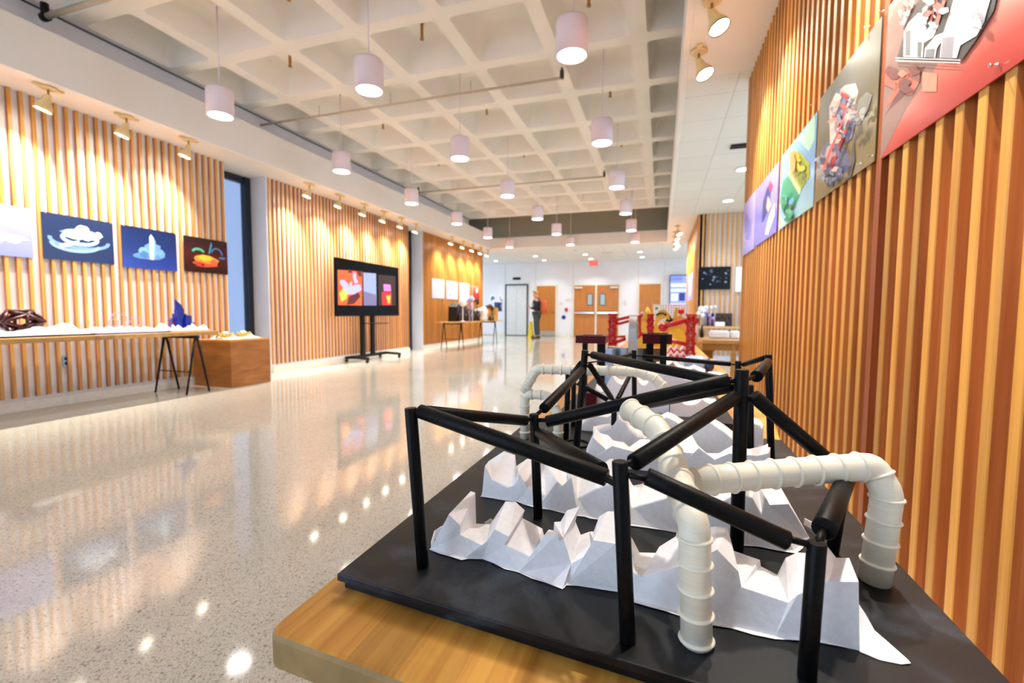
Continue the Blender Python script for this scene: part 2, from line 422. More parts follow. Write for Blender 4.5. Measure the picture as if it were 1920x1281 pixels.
# end wall
EW = 18.5
struct(MB().box((-9.5, EW, 0), (4.5, EW+.12, ZS+.1)), 'wall_end', M['white_wall'])
struct(MB().box((-9.5, EW-.02, 0), (-6.35, EW, .12)), 'baseboard_end', M['baseboard'])
for a, b in ((-5.32,-5.0),(-4.06,-3.46),(-1.50,-.90),(.05,4.5)):
    struct(MB().box((a, EW-.02, 0), (b, EW, .12)), 'baseboard_end', M['baseboard'])
for i, x in enumerate((-6.35,-5.0,-3.42,-.86,.1)):
    struct(MB().box((x-.01, EW-.008, 2.16), (x+.01, EW, ZS)), 'trim_%d' % (i+2), M['grey_plate'])

# ------------------------------------------------------------------ waffle ceiling
ZW, ZT = 3.81, 4.13
XS = [.635] + [-.28 - .908*k for k in range(0, 6)] + [-5.62]
YS = [4.08 + .98*k for k in range(-7, 10)]
def coffer(mb, x0, x1, y0, y1, rib=.15):
    cx, cy = (x0+x1)/2, (y0+y1)/2
    hx, hy = (abs(x1-x0)-rib)/2, (abs(y1-y0)-rib)/2
    n = 4
    def rr(hx, hy, rad, z):
        pts = []
        for q, (sx, sy) in enumerate(((1,1),(-1,1),(-1,-1),(1,-1))):
            for k in range(n+1):
                t = PI/2*(q + k/n)
                pts.append(Vector((cx + sx*(hx-rad) + rad*math.cos(t), cy + sy*(hy-rad) + rad*math.sin(t), z)))
        return pts
    rings = [rr(hx,hy,.05,ZW), rr(hx-.025,hy-.025,.06,ZW+.05), rr(hx-.07,hy-.07,.09,ZT-.08), rr(hx-.11,hy-.11,.10,ZT-.02), rr(hx-.16,hy-.16,.10,ZT)]
    mb.loft(rings, 0, False, True)
    b = len(mb.v); N = len(rings[0])
    mb.f.append([b - N + i for i in range(N)]); mb.m.append(0); mb.sm.append(False)
    c = [Vector((max(x0,x1),max(y0,y1),ZW)),Vector((min(x0,x1),max(y0,y1),ZW)),Vector((min(x0,x1),min(y0,y1),ZW)),Vector((max(x0,x1),min(y0,y1),ZW))]
    o = rings[0]; base = len(mb.v); mb.v += c + o
    for q in range(4):
        for k in range(n):
            mb.f.append([base+q, base+4+q*(n+1)+k, base+4+q*(n+1)+k+1]); mb.m.append(0); mb.sm.append(False)
        q2 = (q+1) % 4
        mb.f.append([base+q, base+4+q*(n+1)+n, base+4+q2*(n+1), base+q2]); mb.m.append(0); mb.sm.append(False)
wf = MB()
for i in range(len(XS)-1):
    for j in range(len(YS)-1): coffer(wf, XS[i], XS[i+1], YS[j], YS[j+1])
wf.box((XS[-1]-.9, YS[0], ZW), (XS[-1], YS[-1]+.1, ZW+.3))
struct(MB().box((-5.9,YS[0],3.42),(-5.645,YS[-1]+.1,ZW)), 'trim_13', M['white_wall'])
wf.box((XS[0], YS[0], ZW), (XS[0]+.5, YS[-1]+.1, ZW+.3))
wf.box((XS[-1], YS[-1], ZW), (XS[0], YS[-1]+.11, ZT+.02))
struct(wf, 'ceiling', M['concrete'])
struct(MB().box((-6.6,YS[0],ZT+.12),(1.2,14.3,ZT+.25)).box((-6.6,14.2,ZS+.3),(1.2,14.3,ZT+.2)).box((-6.6,YS[0],ZS+.1),(-6.5,14.3,ZT+.2)).box((1.1,YS[0],ZS+.1),(1.2,14.3,ZT+.2)), 'ceiling_slab', M['void'])
struct(MB().box((-5.645, YS[0], ZW-.006), (-5.62, YS[-1], ZW+.01)), 'trim_7', M['black_frame'])

# fascias and soffits round the coffered field
struct(MB().box((-5.36,-2.8,ZS),(-5.31,14.05,3.49)), 'trim_8', M['soffit'], bevel=.006)
struct(MB().box((.12,-2.8,ZS),(.17,14.05,3.42)), 'trim_9', M['soffit'], bevel=.006)
struct(MB().box((-5.36,14.0,ZS),(.17,14.06,3.38)), 'trim_10', M['soffit'], bevel=.006)
struct(MB().box((-6.4,-2.8,ZS+.004),(-5.32,14.56,ZS+.05)), 'ceiling_soffit', M['soffit'])
struct(MB().box((.13,-2.8,ZS+.004),(1.4,4.42,ZS+.05)), 'ceiling_soffit', M['soffit'])
struct(MB().box((.13,4.42,ZS+.006),(5.3,10.45,ZS+.05)), 'ceiling_tiles', M['tile'])
struct(MB().box((.13,10.45,ZS+.004),(1.4,14.3,ZS+.05)), 'ceiling_soffit', M['soffit'])
struct(MB().box((-9.6,14.02,ZS+.006),(4.5,EW+.1,ZS+.06)), 'ceiling_tiles', M['tile'])

# ------------------------------------------------------------------ sprinkler pipes and heads
for (y, x0, x1, r, lab) in ((2.85,-5.55,-1.2,.026,'thick cream sprinkler pipe under the nearest coffers, dark elbow at left fascia'),
                       (5.38,-5.75,-1.16,.016,'long thin sprinkler pipe crossing the coffers between first and second pendant rows'),
                       (9.40,-5.36,-1.14,.016,'distant thin sprinkler pipe crossing the coffers near fourth pendant row')):
    p = thing('sprinkler_pipe', (x0, y, 3.7), lab, 'pipe')
    MB().tube([(x0,y,3.70),(x1,y,3.70)], r).build('pipe_run', M['pipe'], p)
    MB().cyl((x0,y,3.70),(x0+.06,y,3.70), r*1.5).cyl((x0+.03,y,3.70),(x0+.03,y,3.82), r*1.2).build('elbow', M['black_metal'], p)
    MB().cyl((x1,y,3.69),(x1,y,3.78), r*1.5).cyl((x1,y,3.76),(x1,y,3.88), r*.8).build('fitting', M['brown'], p)
    for k in range(1,4):
        xx = x0 + (x1-x0)*k/4; MB().cyl((xx,y,3.70),(xx,y,3.84), .006).build('hanger_rod', M['pipe'], p)
def sprinkler(x, y):
    root = thing('fire_sprinkler', (x,y,ZT), None, 'sprinkler')
    MB().cyl((x,y,ZT+.005),(x,y,ZT-.02),.035,.03).build('escutcheon', M['pipe'], root)
    MB().cyl((x,y,ZT-.02),(x,y,ZT-.17),.016).lathe((x,y,ZT-.2),[(.008,0),(.022,.005),(.022,.015),(.014,.03)]).build('nozzle', M['brass'], root)
    return root
sp0 = sprinkler(-2.55, 4.6)
COLN = {-.735:'right', -2.55:'middle', -4.35:'left', -3.45:'left of centre'}
spots_ = [(-2.55,4.6),(-.735,4.6),(-4.35,4.6),(-3.45,3.65)] + [(x,y) for y in (6.55,8.5,10.45) for x in (-.735,-2.55,-4.35)]
RN = {4.6:'between first and second pendant rows',6.55:'between second and third pendant rows',8.5:'between third and fourth pendant rows',10.45:'between fourth and fifth pendant rows',3.65:'beside the first pendant row'}
for i,(x,y) in enumerate(spots_):
    o = sp0 if i == 0 else copy_tree(sp0)
    o.location = (x,y,ZT); o['group'] = 'sprinkler heads in the coffers'
    o['label'] = 'small brass sprinkler head in %s coffer column, %s' % (COLN[x], RN[y])

# ------------------------------------------------------------------ pendant lights
ZB = 3.0
def pendant():
    root = thing('pendant_light', (0,0,ZB), None, 'pendant light')
    R, Hh = .128, .27
    MB().lathe((0,0,ZB),[(R-.014,.002),(R,0),(R,.25),(R-.006,.268),(.02,Hh)],n=40,caps=False).lathe((0,0,ZB),[(R-.014,.002),(R-.018,.03)],n=40,caps=False).build('shade', M['pendant'], root)
    MB().lathe((0,0,ZB),[(.001,.022),(R-.017,.022)],n=32,caps=False).build('diffuser', M['lamp_disc'], root)
    MB().cyl((0,0,ZB+Hh),(0,0,ZT+.01),.007,n=8).build('stem', M['pendant'], root)
    MB().lathe((0,0,ZT),[(.05,.0),(.05,-.012),(.012,-.03)],n=20).build('canopy', M['pendant'], root)
    MB().lathe((0,0,ZB+Hh),[(.02,0),(.014,.03)],n=16).build('stem_collar', M['brass'], root)
    ld = bpy.data.lights.new('pendant lamp','SPOT'); ld.energy = PEND_W; ld.spot_size = math.radians(118); ld.spot_blend = .5; ld.shadow_soft_size = .11; ld.color = (1,.99,.985)
    lo = bpy.data.objects.new('pendant_lamp_source', ld); COL.objects.link(lo); lo.parent = root; lo.location = (0,0,-.015)
    return root
p0 = pendant()
ordx = {0:'left',1:'middle',2:'right'}; ordy = ['nearest','second','third','fourth','fifth','farthest']
for j, (Yp, xs) in enumerate(((3.70,(-4.42,-2.60,-.72)),(5.65,(-4.46,-2.58,-.72)),(7.68,(-4.50,-2.60,-.73)),(9.72,(-4.52,-2.60,-.73)),(11.72,(-4.53,-2.62,-.74)),(13.65,(-4.55,-2.62,-.75)))):
    for i, x in enumerate(xs):
        o = p0 if (i, j) == (0, 0) else copy_tree(p0)
        o.location = (x, Yp, ZB); o['group'] = 'cylindrical pendants under the coffered ceiling'
        o['label'] = 'pale pink cylindrical pendant light, %s column, %s row from the camera' % (ordx[i], ordy[j])

# ------------------------------------------------------------------ track spotlights
def track_head(side, kind):
    """bell-shaped head on a round canopy; side = direction of the lit wall (+1/-1 in x)"""
    root = thing('track_spotlight', (0,0,ZS), None, 'spotlight')
    MB().lathe((0,0,ZS),[(.062,.0),(.062,-.014),(.05,-.022)],n=24).box((-.02,-.11,ZS-.014),(.02,.11,ZS)).build('ceiling_plate', M['track_cream'], root)
    d = Vector((side*.27,-.22,-1)).normalized() if kind == 'wall' else Vector((side*.38,-.28,-1)).normalized()
    p = Vector((0,0,ZS-.075))
    MB().cyl((0,0,ZS-.02),(0,0,ZS-.075),.009,n=10).ball((0,0,ZS-.075),.016,n=10).build('stem', M['brass'], root)
    MB().lathe(p,[(.022,-.005),(.03,.02),(.034,.05),(.05,.085),(.064,.115),(.066,.14),(.062,.14),(.058,.125)],n=28,axis=d,caps=False).lathe(p,[(.001,-.006),(.022,-.005)],n=28,axis=d,caps=False).build('bell_shade', M['track_cream'], root)
    MB().lathe(p,[(.001,.137),(.061,.137)],n=24,axis=d,caps=False).build('lens', M['spot_disc'], root)
    MB().lathe(p,[(.066,.136),(.067,.146),(.063,.146)],n=28,axis=d,caps=False).build('rim', M['black_metal'] if kind != 'wall' else M['track_cream'], root)
    ld = bpy.data.lights.new('track lamp','SPOT'); ld.energy = TRACK_W if kind == 'wall' else TRACK_R; ld.spot_size = math.radians(100 if kind == 'wall' else 84); ld.spot_blend = 1; ld.shadow_soft_size = .04; ld.color = (1,.93,.82)
    lo = bpy.data.objects.new('track_lamp_source', ld); COL.objects.link(lo); lo.parent = root
    q = p + d*.15; lo.location = q - Vector((0,0,ZS)); lo.rotation_mode = 'QUATERNION'; lo.rotation_quaternion = (-d).to_track_quat('Z','Y')
    return root
tl = track_head(-1,'wall'); tr = track_head(1,'right')
left_sp = [(2.80,'over the dark blue poster, nearest on the left soffit'),(3.45,'over the royal blue poster on the left soffit'),(4.12,'over the orange and black poster on the left soffit'),
 (6.10,'first of the row above the television wall'),(6.84,'second of the row above the television wall'),(7.54,'third of the row above the television wall'),(8.20,'fourth of the row above the television wall'),(8.86,'fifth of the row above the television wall'),(9.50,'last above the television wall, by the grey recess'),
 (11.4,'first of the row above the white posters'),(12.15,'second of the row above the white posters'),(12.85,'third of the row above the white posters'),(13.5,'fourth of the row above the white posters'),(14.1,'fifth of the row, over the red poster'),(2.1,'just out of frame, lighting the pale lilac poster')]
for i,(y,l) in enumerate(left_sp):
    o = tl if i == 0 else copy_tree(tl); o.location = (-5.44, y, ZS); o['group'] = 'spotlights along the left soffit'; o['label'] = 'cream track spotlight ' + l
right_sp = [(.27,3.38,'cream bell spotlight at top of frame, nearest on the right soffit'),(.235,3.98,'cream bell spotlight second on the right soffit, before the tiled ceiling'),
 (.33,11.55,'distant lit track spotlight, first over the far right slats'),(.30,12.3,'distant lit track spotlight, second over the far right slats'),(.30,13.0,'distant lit track spotlight, third over the far right slats'),(.35,13.6,'distant lit track spotlight, fourth over the far right slats'),(.32,14.1,'distant lit track spotlight, last over the far right slats'),
 (.27,2.0,'spotlight on the right soffit above the red poster, out of frame'),(.27,1.0,'spotlight on the right soffit above the camera, out of frame')]
for i,(x,y,l) in enumerate(right_sp):
    o = tr if i == 0 else copy_tree(tr); o.location = (x, y, ZS); o['group'] = 'spotlights along the right soffit'; o['label'] = l

# recessed downlights
def downlight():
    root = thing('recessed_downlight', (0,0,ZS), None, 'downlight')
    MB().lathe((0,0,ZS),[(.105,.0),(.105,-.006),(.088,-.008),(.084,.02)],n=32,caps=False).build('trim_ring', M['white'], root)
    MB().lathe((0,0,ZS),[(.001,.001),(.086,.001)],n=28,caps=False).build('lens', M['lamp_disc'], root)
    ld = bpy.data.lights.new('downlight lamp','SPOT'); ld.energy = DOWN_W; ld.spot_size = math.radians(130); ld.spot_blend = .6; ld.shadow_soft_size = .08; ld.color=(1,.98,.95)
    lo = bpy.data.objects.new('downlight_lamp_source', ld); COL.objects.link(lo); lo.parent = root; lo.location = (0,0,-.02)
    return root
d0 = downlight()
dl = [(-6.3,17.2,'over the notices left of the elevator'),(-4.4,16.2,'nearer one above the person'),(-4.4,17.5,'farther one above the person'),(-2.58,16.2,'nearer one before the exit sign'),(-2.58,17.55,'beside the red exit sign'),
      (-.71,16.0,'nearer one left of the far right track lights'),(-.70,17.5,'farther one above the right single door'),(1.12,9.25,'in the tiled ceiling before the striped wall'),(1.07,7.33,'in the tiled ceiling at the right wall end')]
for i,(x,y,l) in enumerate(dl):
    o = d0 if i == 0 else copy_tree(d0); o.location = (x,y,ZS); o['group'] = 'recessed downlights'; o['label'] = 'round white recessed downlight, ' + l
# black linear diffuser in the tiled ceiling
lv = thing('ceiling_vent', (.95,6.3,ZS), 'black linear vent in the tiled ceiling at the right wall end', 'vent')
MB().box((.77,6.24,ZS-.012),(1.35,6.38,ZS+.003)).build('vent_body', M['black_metal'], lv)
MB().box((.79,6.28,ZS-.016),(1.33,6.29,ZS-.01)).box((.79,6.33,ZS-.016),(1.33,6.34,ZS-.01)).build('vent_blade', M['black_frame'], lv)
for (px,py,l) in ((1080,463,'small round ceiling speaker left of the exit sign'),(1140,468,'flat grey ceiling grille right of the exit sign')):
    q = at_z(px,py+6,ZS)
    g = MB(); 
    if px == 1080: g.cyl((q.x,q.y,ZS+.003),(q.x,q.y,ZS-.015),.09)
    else: g.box((q.x-.22,q.y-.1,ZS-.015),(q.x+.22,q.y+.1,ZS+.003))
    tag(g.build('ceiling_speaker' if px==1080 else 'ceiling_grille', M['grey_plate'], loc=(q.x,q.y,ZS), bevel=.003), l, 'speaker' if px==1080 else 'vent')

# ------------------------------------------------------------------ end wall: elevator, doors and their fittings
el = MB(); x0,x1,H_ = -6.28,-5.38,2.12
el.box((x0-.06,EW-.05,0),(x0,EW+.001,H_+.06)).box((x1,EW-.05,0),(x1+.06,EW+.001,H_+.06)).box((x0,EW-.05,H_),(x1,EW+.001,H_+.06))
dr = struct(el,'door_1', plain('elevator frame',(70,84,92),.3,.5), bevel=.004)
xm = (x0+x1)/2
for a,b in ((x0,xm-.004),(xm+.004,x1)): MB().box((a,EW-.03,.02),(b,EW-.012,H_)).build('elevator_leaf', M['leaf'], dr, bevel=.003)
MB().box((x0,EW-.05,0),(x1,EW,.02)).build('threshold', M['black_metal'], dr)
ind = thing('elevator_indicator',(xm,EW,2.42),'dark floor indicator panel above the elevator','indicator')
MB().box((xm-.17,EW-.03,2.36),(xm+.17,EW-.001,2.46)).build('indicator_housing', M['black_metal'], ind, bevel=.004)
MB().box((xm-.05,EW-.034,2.385),(xm+.05,EW-.029,2.435)).build('indicator_lens', M['navy'], ind)
def door(n, x0, x1, H_, hinge, vision=False, bar=False, kick=False, closer=False, mull=None):
    fr = MB().box((x0-.06,EW-.06,0),(x0,EW+.001,H_+.06)).box((x1,EW-.06,0),(x1+.06,EW+.001,H_+.06)).box((x0,EW-.06,H_),(x1,EW+.001,H_+.06))
    leaves = [(x0,x1,hinge)] if mull is None else [(x0,mull-.035,'L'),(mull+.035,x1,'R')]
    if mull is not None: fr.box((mull-.035,EW-.06,0),(mull+.035,EW+.001,H_))
    d = struct(fr, 'door_%d' % n, plain('door frame %d' % n,(222,214,196),.4), bevel=.004)
    for (a,b,h) in leaves:
        lf = MB().box((a+.004,EW-.045,.01),(b-.004,EW-.005,H_-.004)).build('door_leaf', M['door_wood'], d, bevel=.003)
        if vision:
            vx = b-.30 if h == 'L' else a+.14
            MB().box((vx-.02,EW-.055,1.28),(vx+.20,EW-.044,1.74)).build('vision_frame', M['black_metal'], lf)
            MB().box((vx,EW-.060,1.30),(vx+.18,EW-.054,1.72)).build('vision_pane', M['glass_small'], lf)
        if bar:
            MB().bar((a+.03,EW-.10,.98),(b-.03,EW-.10,.98),.05,.06).box((a+.03,EW-.10,.95),(a+.09,EW-.045,1.01)).box((b-.09,EW-.10,.95),(b-.03,EW-.045,1.01)).build('push_bar', M['chrome'], lf)
        if kick: MB().box((a+.02,EW-.05,.02),(b-.02,EW-.044,.22)).build('kick_plate', M['steel'], lf)
        if closer:
            cx = a+.03 if h == 'L' else b-.33
            MB().box((cx,EW-.11,H_-.12),(cx+.30,EW-.045,H_-.05)).build('door_closer', M['grey_plate'], lf)
        if not bar: 
            hx = a+.08 if h == 'R' else b-.08
            MB().cyl((hx,EW-.045,1.0),(hx,EW-.09,1.0),.015).bar((hx,EW-.09,1.0),(hx+(.1 if h=='R' else -.1),EW-.09,1.0),.02,.02).build('door_handle', M['chrome'], lf)
    return d
door(2,-4.94,-4.14,2.08,'L',kick=True)
door(3,-3.37,-1.59,2.08,'L',vision=True,bar=True,closer=True,mull=-2.48)
door(4,-.815,-.02,2.10,'R')

def wallbox(name, px, py, w, h, mat, label, cat, d=.02, Y=EW, extra=None):
    q = at(px,py,Y); return tag(MB().box((q.x-w/2,Y-d,q.z-h/2),(q.x+w/2,Y-.001,q.z+h/2)).build(name, mat, loc=(q.x,Y,q.z), bevel=.003), label, cat)
wallbox('light_switch',1052,569,.12,.12,M['grey_plate'],'beige switch plate on white wall left of the fire alarm','switch')
wallbox('wall_sign',1066,562,.22,.12,M['grey_plate'],'pale room sign plate left of the double doors','sign')
wallbox('card_reader',1172,568,.12,.16,M['grey_plate'],'beige card reader right of the double doors','card reader')
fa = wallbox('fire_alarm',1062,581,.11,.14,M['red'],'small red fire alarm on white wall by double doors','fire alarm',.05)
q = at(1057,595,EW); bs = thing('accessible_push_plate',(q.x,EW,q.z),'round blue door push plate under the red alarm','push plate')
MB().lathe((q.x,EW-.001,q.z),[(.085,0),(.085,.02),(.07,.03)],axis=Vector((0,-1,0))).build('plate', M['blue'], bs)
ex = at(1113,494,17.9)
es = thing('exit_sign',(ex.x,17.9,ZS),'glowing red exit sign hanging from the far ceiling','exit sign')
MB().box((ex.x-.16,17.88,ex.z-.10),(ex.x+.16,17.93,ex.z+.10)).build('sign_housing', glow('exit sign face',(225,90,80),.9), es, bevel=.004)
MB().cyl((ex.x,17.905,ex.z+.09),(ex.x,17.905,ZS+.01),.02).build('mount', M['white'], es)
def text(body, size, loc, rot, mat, parent, name='lettering', align='CENTER', ext=.002):
    c = bpy.data.curves.new(name,'FONT'); c.body = body; c.size = size; c.align_x = align; c.align_y = 'CENTER'; c.extrude = ext
    c.materials.append(mat); o = bpy.data.objects.new(name, c); COL.objects.link(o); o.parent = parent
    bpy.context.view_layer.update(); me = bpy.data.meshes.new_from_object(o.evaluated_get(bpy.context.evaluated_depsgraph_get()))
    bpy.data.objects.remove(o); o = bpy.data.objects.new(name, me); COL.objects.link(o); o.parent = parent
    o.location = Vector(loc) - world_loc(parent); o.rotation_euler = rot; return o
text('EXIT', .15, (ex.x,17.876,ex.z-.005), (PI/2,0,0), glow('exit letters',(255,40,30),3), es)

# notices between the slat bay and the elevator
def notice(px0,py0,px1,py1,mats,label,tilt=0):
    a = at(px0,py0,EW); b = at(px1,py1,EW); mb = MB()
    mb.box((a.x,EW-.006,b.z),(b.x,EW-.001,a.z),0)
    w,h = b.x-a.x, a.z-b.z; random.seed(px0)
    for k in range(5):
        u,v = random.uniform(.05,.6), random.uniform(.05,.6)
        mb.box((a.x+u*w,EW-.008-.0004*k,b.z+v*h),(a.x+(u+.32)*w,EW-.006,b.z+(v+.3)*h),1+k%(len(mats)-1))
    return tag(mb.build('wall_notice', mats, loc=(a.x,EW,b.z)), label, 'notice')
notice(919,552,928,566,[M['paper'],plain('teal ink',(60,130,150)),plain('green ink',(40,110,90))],'small blue and green notice left of the elevator')
notice(936,554,943,567,[M['paper'],plain('pink ink',(205,150,170)),plain('grey ink',(150,150,160))],'small pale pink notice closest to the elevator')
notice(927,567,941,584,[plain('navy ink',(40,60,110)),plain('light ink',(170,180,205)),M['black'],M['navy']],'dark blue collage of notices below the two small ones')

# digital screen beside the far right slats
sc_ = thing('digital_sign',(.62,18.3,1.25),'tall glowing blue and white information screen at the far end','screen')
MB().box((.30,18.36,1.26),(.93,18.42,2.42)).build('screen_bezel', M['black_metal'], sc_, bevel=.004)
scr = MB().box((.325,18.352,1.29),(.905,18.361,2.39),0)
random.seed(3)
for (a,b,c,d,m) in ((.34,.74,2.2,2.36,1),(.34,.88,1.98,2.10,2),(.34,.88,1.80,1.90,2),(.36,.6,1.45,1.72,2),(.64,.85,1.45,1.75,3),(.34,.88,1.31,1.36,4)):
    scr.box((a,18.350,c),(b,18.353,d),m)
scr.build('display', [glow('screen blue',(140,160,245),1.2),glow('screen blue deep',(110,130,235),1.2),glow('screen white',(225,232,255),1.3),glow('screen navy',(30,60,140),1),glow('screen pink',(225,190,240),1.2)], sc_)
MB().box((.58,18.42,1.6),(.66,18.5,2.1)).build('wall_bracket', M['black_metal'], sc_)
# ================================================================== POSTERS
def blob(cx, cy, rx, ry, n=14, jag=.18, seed=0):
    rnd = random.Random(seed); return [(cx + rx*(1+rnd.uniform(-jag,jag))*math.cos(2*PI*k/n), cy + ry*(1+rnd.uniform(-jag,jag))*math.sin(2*PI*k/n)) for k in range(n)]
_ink = {}
def ink(c):
    if c not in _ink: _ink[c] = plain('print ink %d %d %d' % c, c, .3, var=.05, scale=30)
    return _ink[c]
def poster(name, x, side, y0, y1, z0, z1, bg, shapes, label, group, pins=(), thick=.004, skew=0):
    """flat print on the slats; shapes are (outline in (y, z) metres, colour)"""
    mats = [bg]; mb = MB(); out = x + side*thick
    mb.add([(x,y0,z0),(x,y1,z0+skew),(x,y1,z1+skew),(x,y0,z1),(out,y0,z0),(out,y1,z0+skew),(out,y1,z1+skew),(out,y0,z1)],
           [(0,1,2,3),(4,7,6,5),(0,4,5,1),(1,5,6,2),(2,6,7,3),(3,7,4,0)],0)
    for k,(pts,c) in enumerate(shapes):
        m = ink(c)
        if m not in mats: mats.append(m)
        X = out + side*(.0003 + .00025*k)
        pts = [(min(max(a,min(y0,y1)),max(y0,y1)), min(max(b,z0+min(0,skew)),z1+max(0,skew))) for a,b in pts]
        mb.add([(X,a,b) for a,b in pts],[tuple(range(len(pts)))], mats.index(m))
    yc = (y0+y1)/2
    root = thing(name, (x,yc,z0), label, 'poster', group)
    mb.build('printed_sheet', mats, root)
    for (py,pz) in pins:
        p = MB(); d = Vector((side,0,0)); c = Vector((out,py,pz))
        p.cyl(c, c+d*.004, .0008, n=6).lathe(c+d*.003,[(.0045,0),(.0045,.001),(.0022,.002),(.0018,.008),(.003,.011),(.0045,.013),(.004,.0145)],n=12,axis=d)
        p.build('push_pin', M['chrome'], root)
    return root
GL = 'posters on the left slatted wall'
X0 = XL + .001
def S(f, L): return [(f(p), c) for p, c in L]
# left wall (y, z); y grows away from the camera
poster('poster', X0, 1, 2.05, 2.795, 1.475, 1.945, gradient('lilac print',[(0,(132,138,190)),(1,(160,162,206))],'Z',1.47,1.95),
  [(blob(2.50,1.66,.14,.10,seed=1),(168,150,206)),(blob(2.42,1.74,.10,.12,seed=2),(150,136,200)),(blob(2.66,1.63,.05,.035,seed=3),(240,228,226)),([(2.55,1.60),(2.78,1.64),(2.70,1.68),(2.52,1.68)],(186,176,222))],
  'pale lilac poster cut off by the left edge of the photo', GL)
def swirl(cy,cz,ry,rz,a0,a1,w,n=14):
    o=[];i=[]
    for k in range(n+1):
        t=a0+(a1-a0)*k/n; o.append((cy+ry*math.cos(t),cz+rz*math.sin(t))); i.append((cy+(ry-w)*math.cos(t),cz+(rz-w)*math.sin(t)))
    return o+i[::-1]
L1=[(swirl(3.18,1.70,.27,.10,PI*.95,PI*2.02,.035),(112,146,206)),(swirl(3.14,1.66,.22,.09,PI*1.0,PI*1.98,.03),(140,172,224)),(swirl(3.18,1.72,.17,.08,PI*.9,PI*2.1,.04),(150,180,228)),(swirl(3.2,1.70,.24,.12,PI*.2,PI*.8,.02),(96,130,196)),
 (blob(3.14,1.76,.12,.05,seed=4),(206,218,240)),(blob(3.20,1.81,.06,.05,seed=5),(228,234,248)),(blob(3.26,1.76,.09,.045,seed=6),(192,208,238)),(blob(3.24,1.74,.04,.04,seed=7),(250,250,255)),(blob(3.345,1.78,.035,.035,seed=8),(250,250,255)),([(3.0,1.60),(3.16,1.66),(3.17,1.70),(3.0,1.64)],(236,240,252))]
poster('poster', X0, 1, 2.87, 3.485, 1.482, 1.94, gradient('navy print',[(0,(8,28,74)),(1,(28,42,80))],'Z',1.48,1.94), L1, 'dark blue poster with a pale curling model, second from the left edge', GL, pins=((2.9,1.93),(3.46,1.93)))
L2=[(blob(3.86,1.62,.17,.05,seed=11),(88,130,180)),(blob(3.84,1.67,.12,.05,seed=12),(110,156,196)),(blob(3.90,1.73,.09,.05,seed=13),(98,142,190)),(blob(3.80,1.63,.05,.04,seed=14),(66,110,160)),(blob(3.99,1.66,.04,.05,seed=15),(104,150,196)),
 ([(3.86,1.58),(3.90,1.58),(3.91,1.84),(3.88,1.88),(3.86,1.84)],(196,222,240)),([(3.90,1.58),(3.92,1.6),(3.93,1.8),(3.91,1.84)],(120,160,206))]
poster('poster', X0, 1, 3.565, 4.18, 1.465, 1.94, gradient('royal blue print',[(0,(34,60,150)),(.5,(20,42,104)),(1,(12,28,70))],'Z',1.46,1.94), L2, 'royal blue poster with a pale blue tower, third from the left edge', GL, pins=((3.59,1.93),(4.16,1.93)))
L3=[(blob(4.56,1.60,.17,.045,seed=21),(226,74,40)),(blob(4.57,1.66,.16,.06,seed=22),(240,140,50)),(blob(4.55,1.68,.10,.04,seed=23),(248,196,60)),(blob(4.68,1.62,.05,.04,seed=24),(236,96,64)),(blob(4.47,1.59,.04,.03,seed=25),(200,50,30)),(blob(4.52,1.585,.02,.02,seed=26),(90,16,14)),
 (swirl(4.46,1.74,.09,.06,.2,PI*.95,.03),(70,190,150)),(swirl(4.72,1.73,.09,.10,.1,PI*.9,.018),(60,130,200)),([(4.60,1.74),(4.62,1.74),(4.66,1.86),(4.64,1.90)],(60,150,190)),(blob(4.80,1.70,.05,.015,seed=27),(60,110,190))]
poster('poster', X0, 1, 4.27, 4.885, 1.48, 1.935, gradient('maroon print',[(0,(34,6,8)),(.5,(74,18,16)),(1,(40,16,18))],'Z',1.48,1.94), L3, 'black poster with glowing orange and yellow form, nearest the window recess', GL, pins=((4.86,1.93),))
GW='white posters on the far left bay'
for (a,b,l,sh) in ((10.90,11.63,'first white poster with a green column, far left bay',[([(11.40,1.42),(11.55,1.42),(11.55,1.76),(11.40,1.76)],(150,196,186)),([(11.0,1.44),(11.08,1.44),(11.08,1.6),(11.0,1.6)],(178,200,226)),(blob(11.2,1.56,.05,.08,seed=31),(216,220,236))]),
                   (11.76,12.51,'middle white poster with pink and red specks, far left bay',[(blob(12.2,1.62,.1,.08,seed=32),(236,196,214)),(blob(12.0,1.74,.03,.03,seed=33),(236,110,120)),(blob(12.0,1.47,.04,.03,seed=34),(170,80,120)),(blob(11.95,1.6,.05,.04,seed=35),(226,214,240))]),
                   (12.63,13.39,'third white poster with faint blue sketch, far left bay',[(blob(13.1,1.6,.12,.11,seed=36),(212,214,244)),(blob(12.85,1.45,.1,.05,seed=37),(216,232,226))])):
    poster('poster', X0, 1, a, b, 1.35, 1.875, M['paper_dim'], sh, l, GW)
poster('poster', X0, 1, 13.52, 14.2, 1.33, 1.83, gradient('red print',[(0,(60,10,24)),(.45,(226,44,44)),(1,(236,150,120))],'Z',1.33,1.85), [(blob(13.62,1.6,.07,.2,seed=41),(206,116,80)),([(13.74,1.34),(13.80,1.34),(13.83,1.8),(13.76,1.8)],(50,14,26)),(blob(14.0,1.69,.1,.08,seed=42),(255,206,190)),(blob(13.65,1.40,.06,.05,seed=43),(40,10,22))],
   'small red and orange poster at the end of the far left bay', 'red poster')

